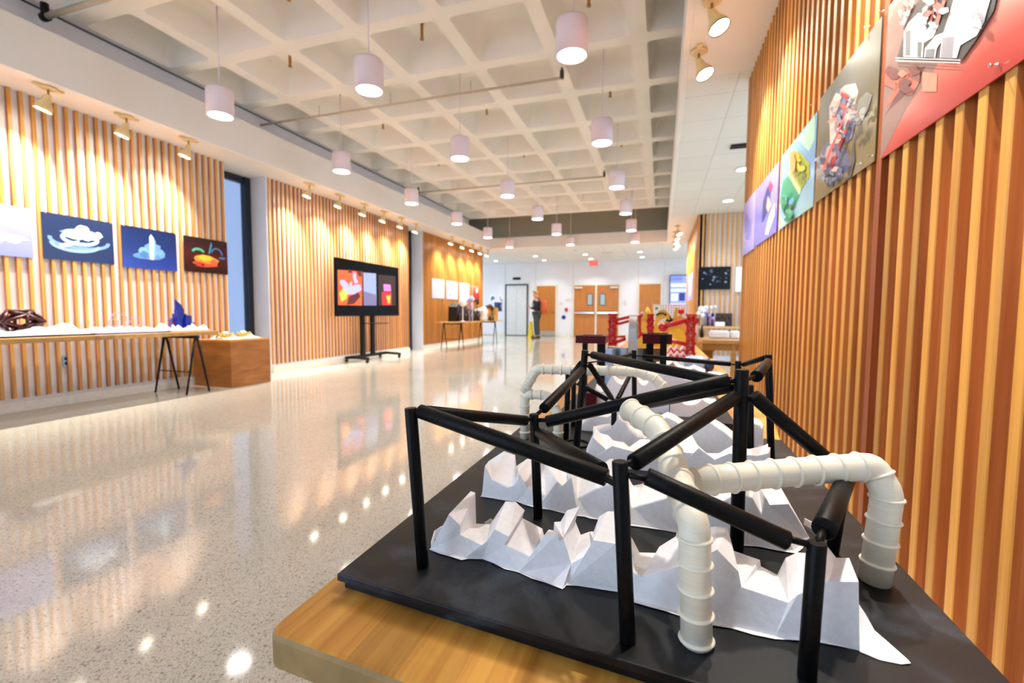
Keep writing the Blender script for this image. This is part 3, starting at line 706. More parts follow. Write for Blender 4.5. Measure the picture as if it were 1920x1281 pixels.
# right wall posters, outlines measured on the plane of the slat fronts
XP = XR - .001
def R_(pts): return [((q:=at_x(px,py,XP-.005)).y, q.z) for px,py in pts]
GR = 'posters on the right slatted wall'
P1=[([(1650,300),(1700,200),(1745,140),(1790,60),(1840,-40),(1760,-140),(1690,-40),(1660,60)],(148,116,108)),
 ([(1656,222),(1686,168),(1706,130),(1735,124),(1722,150),(1690,185),(1668,205)],(112,72,72)),([(1660,200),(1690,140),(1710,128),(1700,150),(1668,196)],(214,108,92)),
 ([(1730,135),(1757,138),(1756,172),(1729,172)],(236,152,128)),([(1700,150),(1722,128),(1726,150),(1712,176),(1700,180)],(206,120,104)),
 ([(1684,108),(1700,52),(1722,6),(1750,-40),(1880,-40),(1866,20),(1836,70),(1806,112)],(86,82,80)),
 ([(1696,106),(1697,60),(1706,42),(1724,24),(1735,24),(1740,60),(1726,72),(1718,82),(1717,107)],(244,240,242)),([(1700,104),(1700,58),(1710,56),(1709,104)],(134,132,136)),
 ([(1718,107),(1719,76),(1738,60),(1752,40),(1764,44),(1752,70),(1735,80),(1733,107)],(248,244,246)),([(1723,106),(1723,78),(1732,78),(1730,106)],(120,122,122)),
 ([(1736,107),(1738,90),(1758,66),(1775,60),(1778,64),(1760,90),(1757,108)],(250,248,250)),([(1738,107),(1740,92),(1757,90),(1755,107)],(140,140,144)),
 ([(1766,108),(1770,70),(1786,20),(1800,-30),(1870,-30),(1858,10),(1850,40),(1836,66),(1805,84),(1798,108)],(252,250,252)),([(1768,108),(1771,70),(1794,68),(1790,109)],(168,166,176)),
 ([(1745,44),(1758,2),(1764,-8),(1750,44)],(226,120,110)),([(1756,44),(1772,0),(1778,0),(1764,44)],(226,130,118)),([(1692,46),(1712,0),(1720,0),(1700,46)],(226,200,190)),
 ([(1683,107),(1806,111),(1807,113),(1683,109)],(226,226,228)),([(1683,112),(1806,116),(1806,118),(1684,114)],(232,232,234))]
def shards(cx, cy, rx, ry, n, cols, s0, s1, seed, rot=0):
    r = random.Random(seed); out = []
    for k in range(n):
        a, q = r.uniform(0,2*PI), math.sqrt(r.random()); x, y = q*rx*math.cos(a), q*ry*math.sin(a)
        x, y = cx + x*math.cos(rot)-y*math.sin(rot), cy + x*math.sin(rot)+y*math.cos(rot)
        s = r.uniform(s0,s1); t0 = r.uniform(0,PI); m = r.choice((3,4,5)); el = r.uniform(.35,.8)
        pts = []
        for i in range(m):
            t = 2*PI*i/m; u, v = s*math.cos(t), s*el*math.sin(t)
            pts.append((x + u*math.cos(t0)-v*math.sin(t0), y + (u*math.sin(t0)+v*math.cos(t0))*1.2))
        out.append((pts, r.choice(cols)))
    return out
P1[5:5] = shards(1695,150,34,22,9,[(206,112,98),(150,96,90),(224,140,120),(128,84,80)],8,20,61)
P1 += shards(1752,20,26,26,16,[(246,244,246),(226,120,112),(230,200,196),(196,188,192),(150,148,150)],4,12,62) + shards(1700,18,9,26,7,[(226,206,200),(206,150,140),(120,110,104)],3,9,63) + shards(1835,20,20,24,8,[(252,250,252),(236,232,238),(214,210,220)],8,18,64)
poster('poster', XP, -1, .93, 1.860, 1.487, 1.975, gradient('salmon print',[(0,(172,54,50)),(.2,(196,84,74)),(.5,(224,152,136)),(1,(208,140,126))],'Z',1.48,1.86,ns=3,amt=.12), S(R_,P1),
   'large salmon red poster of white blocks, nearest on the right wall', GR, pins=tuple((at_x(x,y,XP).y,at_x(x,y,XP).z) for x,y in ((1878,120),(1662,20))))
P2=[([(1548,330),(1534,306),(1538,286),(1548,268),(1566,262),(1590,288),(1592,312),(1580,330),(1562,344)],(104,108,140)),([(1544,300),(1550,276),(1560,270),(1562,290),(1552,312)],(206,170,166)),
 ([(1556,270),(1555,200),(1566,176),(1584,160),(1604,156),(1609,172),(1600,206),(1592,240),(1576,268)],(236,208,196)),([(1568,262),(1566,216),(1576,190),(1592,176),(1598,186),(1590,214),(1580,246)],(150,140,160)),([(1572,252),(1572,226),(1580,214),(1582,236)],(60,56,66)),([(1580,200),(1588,186),(1594,192),(1586,210)],(240,220,208)),
 ([(1586,270),(1590,228),(1598,214),(1606,220),(1598,258)],(112,122,158)),([(1600,232),(1612,186),(1626,172),(1636,178),(1628,206),(1612,234)],(134,130,122)),([(1546,336),(1556,316),(1566,330),(1562,350),(1552,350)],(40,42,54)),([(1590,330),(1598,290),(1602,260),(1604,300),(1596,336),(1578,344)],(78,76,74)),
 ([(1554,318),(1570,276),(1590,232),(1600,202),(1604,204),(1592,240),(1574,282),(1560,318)],(214,72,70))]
P2 += shards(1582,215,20,52,44,[(240,214,202),(150,140,168),(226,150,130),(70,68,86),(206,190,186),(112,120,156),(226,96,90)],3,9,65,.15) + shards(1562,305,24,34,34,[(112,118,152),(150,152,178),(206,168,162),(60,62,80),(90,96,128),(180,176,190)],3,9,66) + shards(1618,205,14,26,14,[(140,136,130),(104,100,94),(160,158,156)],4,9,67)
P2.append(([(1554,318),(1570,276),(1590,232),(1600,202),(1603,203),(1591,238),(1573,280),(1558,319)],(214,72,70)))
poster('poster', XP, -1, 1.905, 2.535, 1.497, 1.975, gradient('olive print',[(0,(124,106,66)),(.6,(112,104,84)),(1,(138,138,132))],'Z',1.49,1.98), S(R_,P2),
   'olive poster with pink and blue bony model, second on the right wall', GR, pins=tuple((at_x(x,y,XP).y,at_x(x,y,XP).z) for x,y in ((1641,292),(1619,306),(1633,50),(1529,196))))
P3=[([(1506,250),(1528,212),(1527,262),(1516,284),(1500,266),(1488,258)],(158,204,176)),([(1459,426),(1461,400),(1472,420),(1478,412),(1500,408),(1468,424)],(186,206,180)),([(1462,380),(1468,340),(1478,328),(1490,350),(1500,366),(1486,396),(1474,408)],(48,140,104)),([(1470,404),(1474,380),(1488,384),(1484,404)],(40,116,84)),
 ([(1478,328),(1488,318),(1502,352),(1499,366)],(208,220,150)),([(1480,322),(1488,292),(1497,282),(1518,306),(1518,332),(1502,356)],(150,156,28)),([(1492,330),(1498,300),(1512,312),(1510,332),(1502,348)],(110,120,20)),([(1483,316),(1484,284),(1490,281),(1498,300),(1496,322),(1490,326)],(238,150,90))]
P3 += shards(1500,322,14,26,20,[(150,156,28),(120,130,24),(176,176,40),(96,110,30)],3,8,68) + shards(1478,385,12,28,16,[(48,140,104),(70,160,120),(96,150,190),(40,110,90)],3,9,69)
P3.append(([(1484,312),(1485,286),(1490,283),(1496,302),(1494,320),(1489,322)],(238,150,90)))
poster('poster', XP, -1, 2.570, 3.245, 1.490, 1.935, gradient('sky print',[(0,(150,190,200)),(.5,(108,152,200)),(1,(136,180,196))],'Z',1.49,1.94), S(R_,P3),
   'light blue and mint poster with yellow green block, third on the right wall', GR, pins=((2.6,1.925),))
ya = at_x(1417,400,XP).y
P4=[([(1428,420),(1430,380),(1438,352),(1446,340),(1444,372),(1438,400)],(44,52,110)),([(1434,440),(1440,410),(1452,380),(1452,404),(1440,440)],(196,210,246)),([(1436,388),(1440,366),(1446,384),(1440,400)],(180,160,150)),([(1440,350),(1444,338),(1450,350),(1444,362)],(150,50,90))]
poster('poster', XP, -1, 3.305, ya-.02, 1.492, 1.93, gradient('periwinkle print',[(0,(104,104,226)),(1,(150,140,240))],'Z',1.49,1.94), S(R_,P4), 'violet blue poster with dark figure, fourth on the right wall', GR)
poster('poster', XP, -1, ya+.0, 4.56, 1.485, 1.94, gradient('lavender print',[(0,(150,140,246)),(1,(190,176,250))],'Z',1.49,1.94), S(R_,[([(1396,450),(1400,420),(1410,410),(1406,450)],(120,120,220)),([(1394,430),(1398,400),(1404,408),(1400,440)],(130,130,226)),([(1415,475),(1417,380),(1419,380),(1417,475)],(226,130,226))]), 'pale lavender poster, farthest on the near right wall', GR)
# one more print on the far right slats, a sheet on the striped wall
poster('poster', XP, -1, 11.4, 13.2, 1.30, 1.95, gradient('blue violet print',[(0,(150,160,240)),(1,(200,190,230))],'Z',1.3,1.95), [(blob(12.2,1.6,.3,.2,seed=51),(220,200,235))], 'blurred blue violet poster on the far right slats beyond the opening', 'far right poster')
wn = thing('paper_notice',(1.53,10.35,1.4),'tall white sheet on the striped wall right of the black screen','notice')
MB().box((1.44,10.345,1.42),(1.56,10.353,1.93)).build('sheet', M['paper'], wn)

# ================================================================== LEFT: outlet, tables, television
q = at_x(123,677,XL-.028)
ou = thing('wall_outlet',(XL-.036,q.y,q.z),'blue grey electrical outlet between slats under the left table','outlet')
MB().box((XL-.031,q.y-.028,q.z-.058),(XL-.019,q.y+.028,q.z+.058)).build('cover_plate', plain('blue grey plate',(130,150,170),.3,.4), ou, bevel=.003)
for dz in (-.024,.024): MB().box((XL-.021,q.y-.014,q.z+dz-.015),(XL-.016,q.y+.014,q.z+dz+.015)).build('socket', M['navy'], ou)

def trestle(x0, x1, y, zt, label, group, dirx=True, spread=.14):
    """sawhorse: top rail and an A-frame at each end; rail along x when dirx"""
    root = thing('trestle', ((x0+x1)/2, y, 0), label, 'trestle', group)
    def P(a, b, z): return (a, y+b, z) if dirx else (y+b, a, z)
    MB().bar(P(x0,0,zt-.02),P(x1,0,zt-.02),.05,.035).build('top_rail', M['black_metal'], root)
    for xe in (x0+.02, x1-.02):
        for sg in (-1,1):
            MB().cyl(P(xe,sg*.012,zt-.02),P(xe,sg*spread,.0),.0135,.011,n=10).build('leg', M['black_metal'], root)
        MB().cyl(P(xe,0,zt-.06),P(xe,0,zt-.02),.022,n=12).build('hinge', M['black_metal'], root)
    MB().cyl(P(x0+.02,-spread*.6,zt*.38),P(x1-.02,-spread*.6,zt*.38),.007,n=8).build('stretcher', M['black_metal'], root)
    return root
zl = .73
trestle(-5.72,-5.17,3.93,zl-.045,'black metal trestle under far end of the left table','trestles under the left table')
trestle(-5.72,-5.17,1.2,zl-.045,'black metal trestle under the near end of the left table, out of frame','trestles under the left table')
tb = MB().box((-5.76,.6,zl-.045),(-5.17,4.20,zl))
tag(tb.build('table_top', M['butcher_left'], loc=(-5.45,2.4,zl), bevel=.004), 'long narrow butcher block table top along the left wall on black trestles','table')

def terrain(name, x0,x1,y0,y1,z,base_mat,label,cat,group,seed,extra=None,hmax=.07,bt=.018,n=(10,16)):
    root = thing(name, ((x0+x1)/2,(y0+y1)/2,z), label, cat, group)
    MB().box((x0,y0,z),(x1,y1,z+bt)).build('base_board', base_mat, root)
    mb = MB(); rnd = random.Random(seed); a,b = n
    hs = [[max(0,math.sin(i*1.3+seed)*math.cos(j*.9+seed*.7)*.6+rnd.uniform(-.2,.7))*hmax for j in range(b)] for i in range(a)]
    vs=[];
    for i in range(a):
        for j in range(b):
            x = x0+.02+(x1-x0-.04)*i/(a-1); y = y0+.02+(y1-y0-.04)*j/(b-1)
            e = 0 if i in (0,a-1) or j in (0,b-1) else 1
            vs.append((x,y,z+bt+e*(.012+hs[i][j])))
    mb.add(vs,[(i*b+j,(i+1)*b+j,(i+1)*b+j+1,i*b+j+1) for i in range(a-1) for j in range(b-1)])
    mb.build('foam_terrain', M['foam'], root)
    if extra: extra(root, z+bt)
    return root
GT='terrain models on the left table'
def lattice(root, z):
    c = Vector((-5.46,2.52,z+.12)); R=.12; g=(1+5**.5)/2
    vs=[Vector(p).normalized()*R for p in ((-1,g,0),(1,g,0),(-1,-g,0),(1,-g,0),(0,-1,g),(0,1,g),(0,-1,-g),(0,1,-g),(g,0,-1),(g,0,1),(-g,0,-1),(-g,0,1))]
    vs=[Vector((v.x*.9,v.y*1.35,v.z*.95)) for v in vs]; mb=MB()
    for i in range(12):
        for j in range(i+1,12):
            if (vs[i]-vs[j]).length < R*1.55: mb.cyl(c+vs[i],c+vs[j],.015,n=6)
    mb.build('lattice_polyhedron', M['dark_lattice'], root)
terrain('terrain_model',-5.70,-5.28,1.9,2.98,zl,M['board'],'white terrain model on black board with dark red lattice, left edge',"model",GT,1,lattice,.08)
def wires(root, z):
    for k,(y,r) in enumerate(((3.30,.075),(3.45,.055),(3.22,.045))):
        mb=MB(); c=Vector((-5.48+.03*k,y,z+.045+r)); pts=[c+Vector((.02*math.sin(3*t),r*math.cos(t),r*math.sin(t))) for t in [2*PI*i/24 for i in range(25)]]
        mb.tube(pts,.0035,n=6).build('wire_loop', M['wire'], root)
terrain('terrain_model',-5.70,-5.28,3.0,3.70,zl,plain('blue base board',(84,96,176),.4),'white terrain model on blue board with thin grey wire loops',"model",GT,5,wires,.04)
def tower(root, z):
    X,Y=-5.45,3.93
    mb=MB(); 
    for (dx,dy,w,h0,h1) in ((0,0,.10,0,.17),(.05,-.05,.07,0,.13),(.04,.06,.07,0,.15),(.09,.02,.06,0,.11),(.03,-.03,.06,.10,.22)): mb.box((X+dx-w/2,Y+dy-w/2,z+.02+h0),(X+dx+w/2,Y+dy+w/2,z+.02+h1))
    mb.build('tower_blocks', M['blue'], root)
    mb=MB(); mb.prism([(X-.012,Y-.045,z+.17),(X-.012,Y+.05,z+.17),(X-.012,Y+.05,z+.235),(X-.012,Y+.02,z+.29),(X-.012,Y-.045,z+.355)],(.03,0,0)).build('blue_fin', M['blue'], root)
    for (dx,dy,h,m) in ((.02,-.10,.12,'lilac_dark'),(.03,-.13,.10,'lilac_dark'),(.0,.09,.15,'magenta'),(.02,-.08,.08,'red'),(.0,.17,.06,'lilac_dark')):
        MB().cyl((X+dx,Y+dy,z),(X+dx,Y+dy,z+.03+h),.008,n=8).box((X+dx-.02,Y+dy-.015,z+h),(X+dx+.02,Y+dy+.015,z+h+.02)).build('small_tower', M[m], root)
terrain('terrain_model',-5.70,-5.26,3.72,4.18,zl,plain('pale base board',(214,206,190),.5),'white terrain model with a pointed cobalt blue tower, right end',"model",GT,9,tower,.06)

# plywood plinth with two small models
pl = thing('plywood_plinth',(-5.44,4.62,0),'low brown plywood box plinth by the window recess','plinth')
MB().box((-5.76,4.32,0),(-5.12,4.34,.585)).box((-5.76,4.90,0),(-5.12,4.92,.585)).box((-5.14,4.34,0),(-5.12,4.90,.585)).box((-5.76,4.34,0),(-5.74,4.90,.585)).build('box_sides', M['plywood'], pl, bevel=.002)
MB().box((-5.76,4.32,.585),(-5.12,4.92,.603)).build('box_lid', M['plywood_top'], pl, bevel=.002)
def petals(root, z):
    q = world_loc(root)
    mb=MB()
    for k in range(5):
        y=q.y-.09+.045*k; mb.tube([(q.x-.05,y,z+.02),(q.x,y+.01,z+.07),(q.x+.06,y,z+.03)],.012,n=8)
    mb.build('golden_ribs', M['gold'], root)
    MB().ball((q.x,q.y,z+.075),.035,sc=(1,1.2,.7)).build('white_cap', M['foam'], root)
terrain('terrain_model',-5.55,-5.18,4.34,4.56,.603,M['gold'],'small white and gold model, near left side of the plinth',"model",'models on the plinth',3,petals,.035,.008,(6,6))
terrain('terrain_model',-5.60,-5.20,4.60,4.90,.603,M['gold'],'small white and gold model, far right side of the plinth',"model",'models on the plinth',4,petals,.035,.008,(6,6))

# television on a rolling stand
tv = thing('television_cart',(-5.55,7.8,0),'large black television with three pictures on a black rolling stand','television')
Y0,Y1,Z0,Z1 = 6.80,8.86,.89,1.945; XT=-5.53
MB().box((XT-.05,Y0,Z0),(XT,Y1,Z1)).build('television_body', M['black_gloss'], tv, bevel=.006)
def scr_quad(mb,px,m,dx=.0015): 
    vs=[at_x(x,y,XT+dx) for x,y in px]; mb.add(vs,[tuple(range(len(vs)))],m)
g1=glow('screen orange',(226,84,34),1.6); g2=glow('screen yellow',(250,190,70),1.5); g3=glow('screen lilac',(176,176,236),1.4); g4=glow('screen red dark',(110,14,24),.8); g5=glow('screen grey blue',(160,172,214),1.2); g6=glow('screen mauve',(132,126,172),1.0); g7=glow('screen pink',(240,120,200),1.6); g8=glow('screen red',(226,30,30),1.6); g9=glow('screen maroon',(44,4,12),.8)
sm=MB()
scr_quad(sm,[(633,506),(679,509),(679,573),(634,572)],0)
scr_quad(sm,[(681,511),(705,513),(706,573),(682,573)],4)
scr_quad(sm,[(682,546),(705,553),(706,573),(682,573)],5,.002)
scr_quad(sm,[(709,515),(741,518),(742,573),(710,573)],8)
scr_quad(sm,[(636,550),(644,540),(652,546),(650,560),(640,566)],1,.002)
scr_quad(sm,[(650,572),(654,556),(672,548),(676,556),(664,570)],3,.0022)
for pts in ([(637,526),(645,525),(652,532),(656,542),(664,534),(676,534),(678,544),(664,552),(652,552),(644,540),(638,532)],[(662,511),(667,512),(668,522),(672,530),(666,532),(662,522)],[(655,532),(660,527),(660,546),(656,548)]): scr_quad(sm,pts,2,.0026)
for pts in ([(668,508),(678,509),(678,520),(672,518)],[(654,506),(660,507),(660,512),(652,512)]): scr_quad(sm,pts,3,.002)
scr_quad(sm,[(719,533),(732,534),(733,546),(720,546)],6,.002); scr_quad(sm,[(716,548),(734,548),(734,572),(717,572)],7,.002); scr_quad(sm,[(724,554),(732,554),(731,568),(728,570)],1,.0026)
sm.build('display_picture',[g1,g2,g3,g4,g5,g6,g7,g8,g9],tv)
for y in (7.62,7.95): MB().box((-5.62,y-.05,.10),(-5.56,y+.05,1.35)).build('column', M['black_metal'], tv, bevel=.004)
MB().box((-5.64,7.45,1.0),(-5.58,8.15,1.1)).box((-5.64,7.45,1.45),(-5.58,8.15,1.55)).build('mount_plate', M['black_metal'], tv)
MB().box((-5.60,7.60,.735),(-5.30,8.10,.75)).build('shelf', M['black_metal'], tv, bevel=.003)
MB().bar((-5.60,7.30,.10),(-5.60,8.45,.10),.07,.05).build('base_beam', M['black_metal'], tv)
for y in (7.32,8.43):
    MB().tube([(-5.76,y,.085),(-5.6,y,.10),(-5.3,y,.09),(-5.24,y,.08)],.028,n=8).build('base_foot', M['black_metal'], tv)
    for x in (-5.74,-5.27):
        c = MB().cyl((x,y-.014,.032),(x,y+.014,.032),.032,n=16).box((x-.012,y-.018,.03),(x+.012,y+.018,.08)).build('caster', M['black'], tv)

# table on trestles before the far left bay
zt3=.72
tag(MB().box((-5.56,10.62,zt3-.03),(-4.94,14.15,zt3)).build('table_top', M['butcher_left'], loc=(-5.25,12.4,zt3), bevel=.004),'slim wooden table top before the white posters, on thin trestles','table')
trestle(-5.52,-4.98,11.0,zt3-.03,'thin black trestle under near end of the poster table','trestles under the poster table',spread=.17)
trestle(-5.52,-4.98,13.6,zt3-.03,'thin black trestle under far end of the poster table','trestles under the poster table',spread=.17)
def on3(px,py): return at_x(px,py,-5.25)
g='models on the poster table'
t1=thing('dark_terrain_model',(-5.25,12.1,zt3),'jagged black terrain model at the middle of the poster table','model',g)
mb=MB(); rnd=random.Random(8)
prof=[(11.25,.0),(11.28,.40),(11.40,.50),(11.62,.44),(11.85,.46),(12.0,.36),(12.3,.32),(12.8,.36),(12.97,.38),(12.99,.0)]
mb.prism([(-5.50,y,zt3+h) for y,h in prof],(.26,0,0)); mb.build('black_rock', M['black'], t1)
mb=MB()
for k in range(8): y=11.35+.19*k; mb.cyl((-5.20,y,zt3+.012),(-5.2,y+.05,zt3+rnd.uniform(.2,.34)),.055,.01,n=6)
mb.build('black_spike', M['brown'], t1)
t2=thing('white_globe_lamp',(-5.05,11.22,zt3),'round white ball on a thin stem, left end of the poster table','model',g)
MB().ball((-5.05,11.22,zt3+.52),.115,n=20).build('globe', M['white'], t2); MB().cyl((-5.05,11.22,zt3),(-5.05,11.22,zt3+.42),.012).lathe((-5.05,11.22,zt3),[(.07,0),(.07,.015),(.012,.03)]).build('stem', M['white'], t2)
t3=thing('lilac_figurine',(-5.2,11.7,zt3),'small lilac and white figure model above the black terrain','model',g)
MB().lathe((-5.02,11.62,zt3),[(.03,0),(.012,.05),(.012,.40),(.05,.44),(.045,.50),(.02,.54),(.045,.58),(.04,.63),(.015,.66)],n=16).build('figure_body', M['lilac'], t3)
MB().ball((-5.0,11.80,zt3+.62),.05).ball((-5.0,11.72,zt3+.66),.05).cyl((-5.0,11.76,zt3),(-5.0,11.76,zt3+.6),.012).build('white_bead', M['white'], t3)
MB().ball((-4.98,12.1,zt3+.52),.045).ball((-4.98,12.02,zt3+.58),.035).cyl((-4.98,12.06,zt3),(-4.98,12.06,zt3+.5),.012).build('dark_bead', M['navy'], t3)
t4=thing('white_bust_model',(-5.05,12.5,zt3),'white rounded bust-like model at front of the poster table','model',g)
MB().lathe((-5.0,12.62,zt3),[(.09,0),(.12,.08),(.10,.18),(.13,.26),(.11,.34),(.07,.40),(.02,.43)],n=18).build('bust_body', M['foam'], t4)
MB().tube([(-5.0,12.56,zt3+.34),(-5.02,12.25,zt3+.33),(-5.05,12.05,zt3+.31)],[.05,.035,.03],n=10).build('bust_arm', M['foam'], t4)
t5=thing('brown_arch_model',(-5.15,13.6,zt3),'brown card arch model at the far end of the poster table','model',g)
ar=MB(); ar.tube([(-5.2,13.1,zt3+.34),(-5.2,13.3,zt3+.42),(-5.2,13.65,zt3+.46),(-5.2,13.9,zt3+.36),(-5.2,13.92,zt3+.10)],[.05,.06,.07,.07,.08],n=8); ar.build('arch', M['brown'], t5)
MB().box((-5.4,13.35,zt3),(-5.05,14.0,zt3+.16)).box((-5.4,13.85,zt3+.16),(-5.05,14.0,zt3+.42)).build('tan_block', M['tan'], t5)
MB().cyl((-5.05,13.3,zt3),(-5.05,13.3,zt3+.2),.05,.02,n=8).cyl((-5.05,13.5,zt3),(-5.05,13.5,zt3+.25),.05,.02,n=8).build('brown_cone', M['brown'], t5)

# wet floor sign, person
wf_ = thing('wet_floor_sign',(-4.72,16.8,0),'narrow yellow folding floor sign beside the person','sign')
for dy in (-.09,.09):
    MB().prism([(-4.81,16.8+dy,0),(-4.63,16.8+dy,0),(-4.66,16.8+dy*.1,.62),(-4.78,16.8+dy*.1,.62)],(0,.012,0)).build('sign_panel', M['yellow'], wf_)
MB().box((-4.76,16.78,.60),(-4.68,16.82,.64)).build('sign_handle', M['yellow'], wf_)

def skin_body(name, verts, edges, radii, mat, parent, sub=2, root=0, mats=None):
    me = bpy.data.meshes.new(name); off = world_loc(parent) if parent else Vector((0,0,0))
    me.from_pydata([Vector(v) for v in verts], edges, []); o = bpy.data.objects.new(name, me); COL.objects.link(o); o.parent = parent
    me.materials.append(mat)
    md = o.modifiers.new('skin','SKIN'); md.use_smooth_shade = True
    sv = me.skin_vertices[0].data
    for i, r in enumerate(radii): sv[i].radius = r if isinstance(r, tuple) else (r, r); sv[i].use_root = (i == root)
    s = o.modifiers.new('sub','SUBSURF'); s.levels = sub; s.render_levels = sub
    return o
# person: seen from the side, facing left (towards -x), reading a phone
PX, PY = -4.50, 16.85
pe = thing('person',(PX,PY,0),'person in dark jacket and grey trousers with orange backpack, standing by elevator','person')
V_=[(0,0,.96),(0,0,1.12),(-.01,0,1.30),(-.01,0,1.44),(-.02,0,1.52),(-.05,0,1.62),(-.055,0,1.72),
   (0,-.19,1.42),(.02,-.24,1.16),(-.20,-.16,1.14),(-.27,-.12,1.19),
   (0,.19,1.42),(.02,.24,1.16),(-.20,.14,1.14),(-.27,.10,1.19),
   (0,-.10,.90),(-.02,-.11,.50),(.02,-.11,.09),(-.12,-.12,.03),
   (0,.10,.90),(.0,.11,.50),(.05,.11,.09),(-.09,.12,.03)]
E_=[(0,1),(1,2),(2,3),(3,4),(4,5),(5,6),(3,7),(7,8),(8,9),(9,10),(3,11),(11,12),(12,13),(13,14),(0,15),(15,16),(16,17),(17,18),(0,19),(19,20),(20,21),(21,22)]
Rr=[(.12,.15),(.11,.14),(.12,.17),(.10,.15),.055,(.095,.08),(.085,.075),.065,.05,.038,.03,.065,.05,.038,.03,(.09,.09),.062,.045,(.035,.05),(.09,.09),.062,.045,(.035,.05)]
skin_body('body', V_, E_, Rr, M['skin'], pe)
Vt=[(0,0,.98),(0,-.10,.90),(-.02,-.11,.50),(.02,-.11,.10),(0,.10,.90),(.0,.11,.50),(.05,.11,.10)]
skin_body('trousers', Vt, [(0,1),(1,2),(2,3),(0,4),(4,5),(5,6)], [(.14,.17),.11,.085,.07,.11,.085,.07], M['trousers'], pe)
Vj=[(0,0,.98),(-.0,0,1.14),(-.01,0,1.32),(-.01,0,1.45),(0,-.20,1.42),(.02,-.25,1.16),(-.19,-.16,1.14),(0,.20,1.42),(.02,.25,1.16),(-.19,.14,1.14)]
skin_body('jacket', Vj, [(0,1),(1,2),(2,3),(3,4),(4,5),(5,6),(3,7),(7,8),(8,9)], [(.14,.18),(.135,.17),(.14,.19),(.11,.15),.075,.062,.048,.075,.062,.048], M['navy'], pe)
for sy,dx in ((-.11,0),(.11,.03)):
    MB().loft([[Vector((PX-.03+dx,PY+sy,.0))+Vector((.15*math.cos(t)*k-.03,.05*math.sin(t)*k,z)) for t in [2*PI*i/12 for i in range(12)]] for k,z in ((1,0),(1.02,.03),(.8,.07),(.4,.11))]).build('shoe', M['black'], pe)
MB().ball((PX-.04,PY,1.735),.105,n=18,sc=(1,.88,.62)).build('hair', M['hair'], pe)
MB().ball((PX-.055,PY,1.77),.10,n=18,sc=(1.05,.95,.6)).lathe((PX-.12,PY,1.755),[(.001,0),(.09,0),(.09,.012),(.001,.014)],n=18).build('cap', M['hair'], pe)
for sy in (-1,1): MB().ball((PX-.148,PY+sy*.033,1.665),.011,n=8).build('eye', M['black'], pe)
MB().ball((PX-.155,PY,1.64),.016,n=8,sc=(1.2,.8,1.3)).build('nose', M['skin'], pe); MB().box((PX-.150,PY-.022,1.598),(PX-.140,PY+.022,1.606)).build('mouth', M['burgundy'], pe)
for sy,yy in ((-1,-.12),(1,.10)):
    for k in range(5):
        c=Vector((PX-.285,PY+yy+(k-2)*.014,1.20)); MB().tube([c,c+Vector((-.035,0,.012)),c+Vector((-.045+.006*abs(k-1),0,.035))],.0085,n=6).build('finger', M['skin'], pe)
bp = thing('backpack',(PX+.24,PY,1.0),'orange rust backpack worn by the person at the elevator','backpack')
bk=MB(); bk.loft([[Vector((PX+.27,PY,z))+Vector((a*math.cos(t),b*math.sin(t),0)) for t in [2*PI*i/20 for i in range(20)]] for z,a,b in ((.92,.06,.10),(.95,.11,.16),(1.10,.13,.18),(1.28,.12,.17),(1.40,.10,.15),(1.46,.06,.10))]).build('pack_body', M['orange'], bp)
bk=MB(); bk.loft([[Vector((PX+.385,PY,z))+Vector((a*math.cos(t),b*math.sin(t),0)) for t in [2*PI*i/16 for i in range(16)]] for z,a,b in ((.97,.03,.08),(1.0,.05,.12),(1.16,.05,.12),(1.20,.03,.09))]).build('front_pocket', M['orange'], bp)
for sy in (-1,1): MB().tube([(PX+.13,PY+sy*.10,1.44),(PX+.02,PY+sy*.115,1.555),(PX-.10,PY+sy*.12,1.45),(PX-.15,PY+sy*.12,1.28),(PX-.06,PY+sy*.20,1.08),(PX+.13,PY+sy*.16,1.0)],.018,n=8).build('shoulder_strap', M['orange_dark'], bp)
# ================================================================== NEAR TABLES AND MODELS
ZT_ = .72
tag(MB().prism([(-.272,.264,ZT_-.03),(.215,.228,ZT_-.03),(.224,.95,ZT_-.03),(.262,1.2,ZT_-.03),(.285,2.75,ZT_-.03),(-.289,2.75,ZT_-.03),(-.289,.280,ZT_-.03),(-.2865,.270,ZT_-.03),(-.281,.264,ZT_-.03)][::-1],(0,0,.03)).build('table_top', [M['butcher'],M['table_edge']], loc=(0,1.5,ZT_), bevel=.005),
    'worn butcher block table top in the foreground carrying the black framed model','table')
for pg in bpy.data.objects['table_top.002'].data.polygons:
    if pg.normal.y < -.6: pg.material_index = 1
trestle(-.25,.19,.75,ZT_-.03,'black trestle under the near end of the foreground table','trestles under the foreground table')
trestle(-.25,.23,2.35,ZT_-.03,'black trestle under the far end of the foreground table','trestles under the foreground table')
tag(MB().box((-.289,2.80,ZT_-.03),(.268,5.2,ZT_)).build('table_top', M['butcher'], loc=(0,4,ZT_), bevel=.0035), 'second wooden table top in line behind, under the golden model','table')
trestle(-.25,.23,3.2,ZT_-.03,'black trestle under the near end of the golden model table','trestles under the second table')
trestle(-.25,.23,4.8,ZT_-.03,'black trestle under the far end of the golden model table','trestles under the second table')

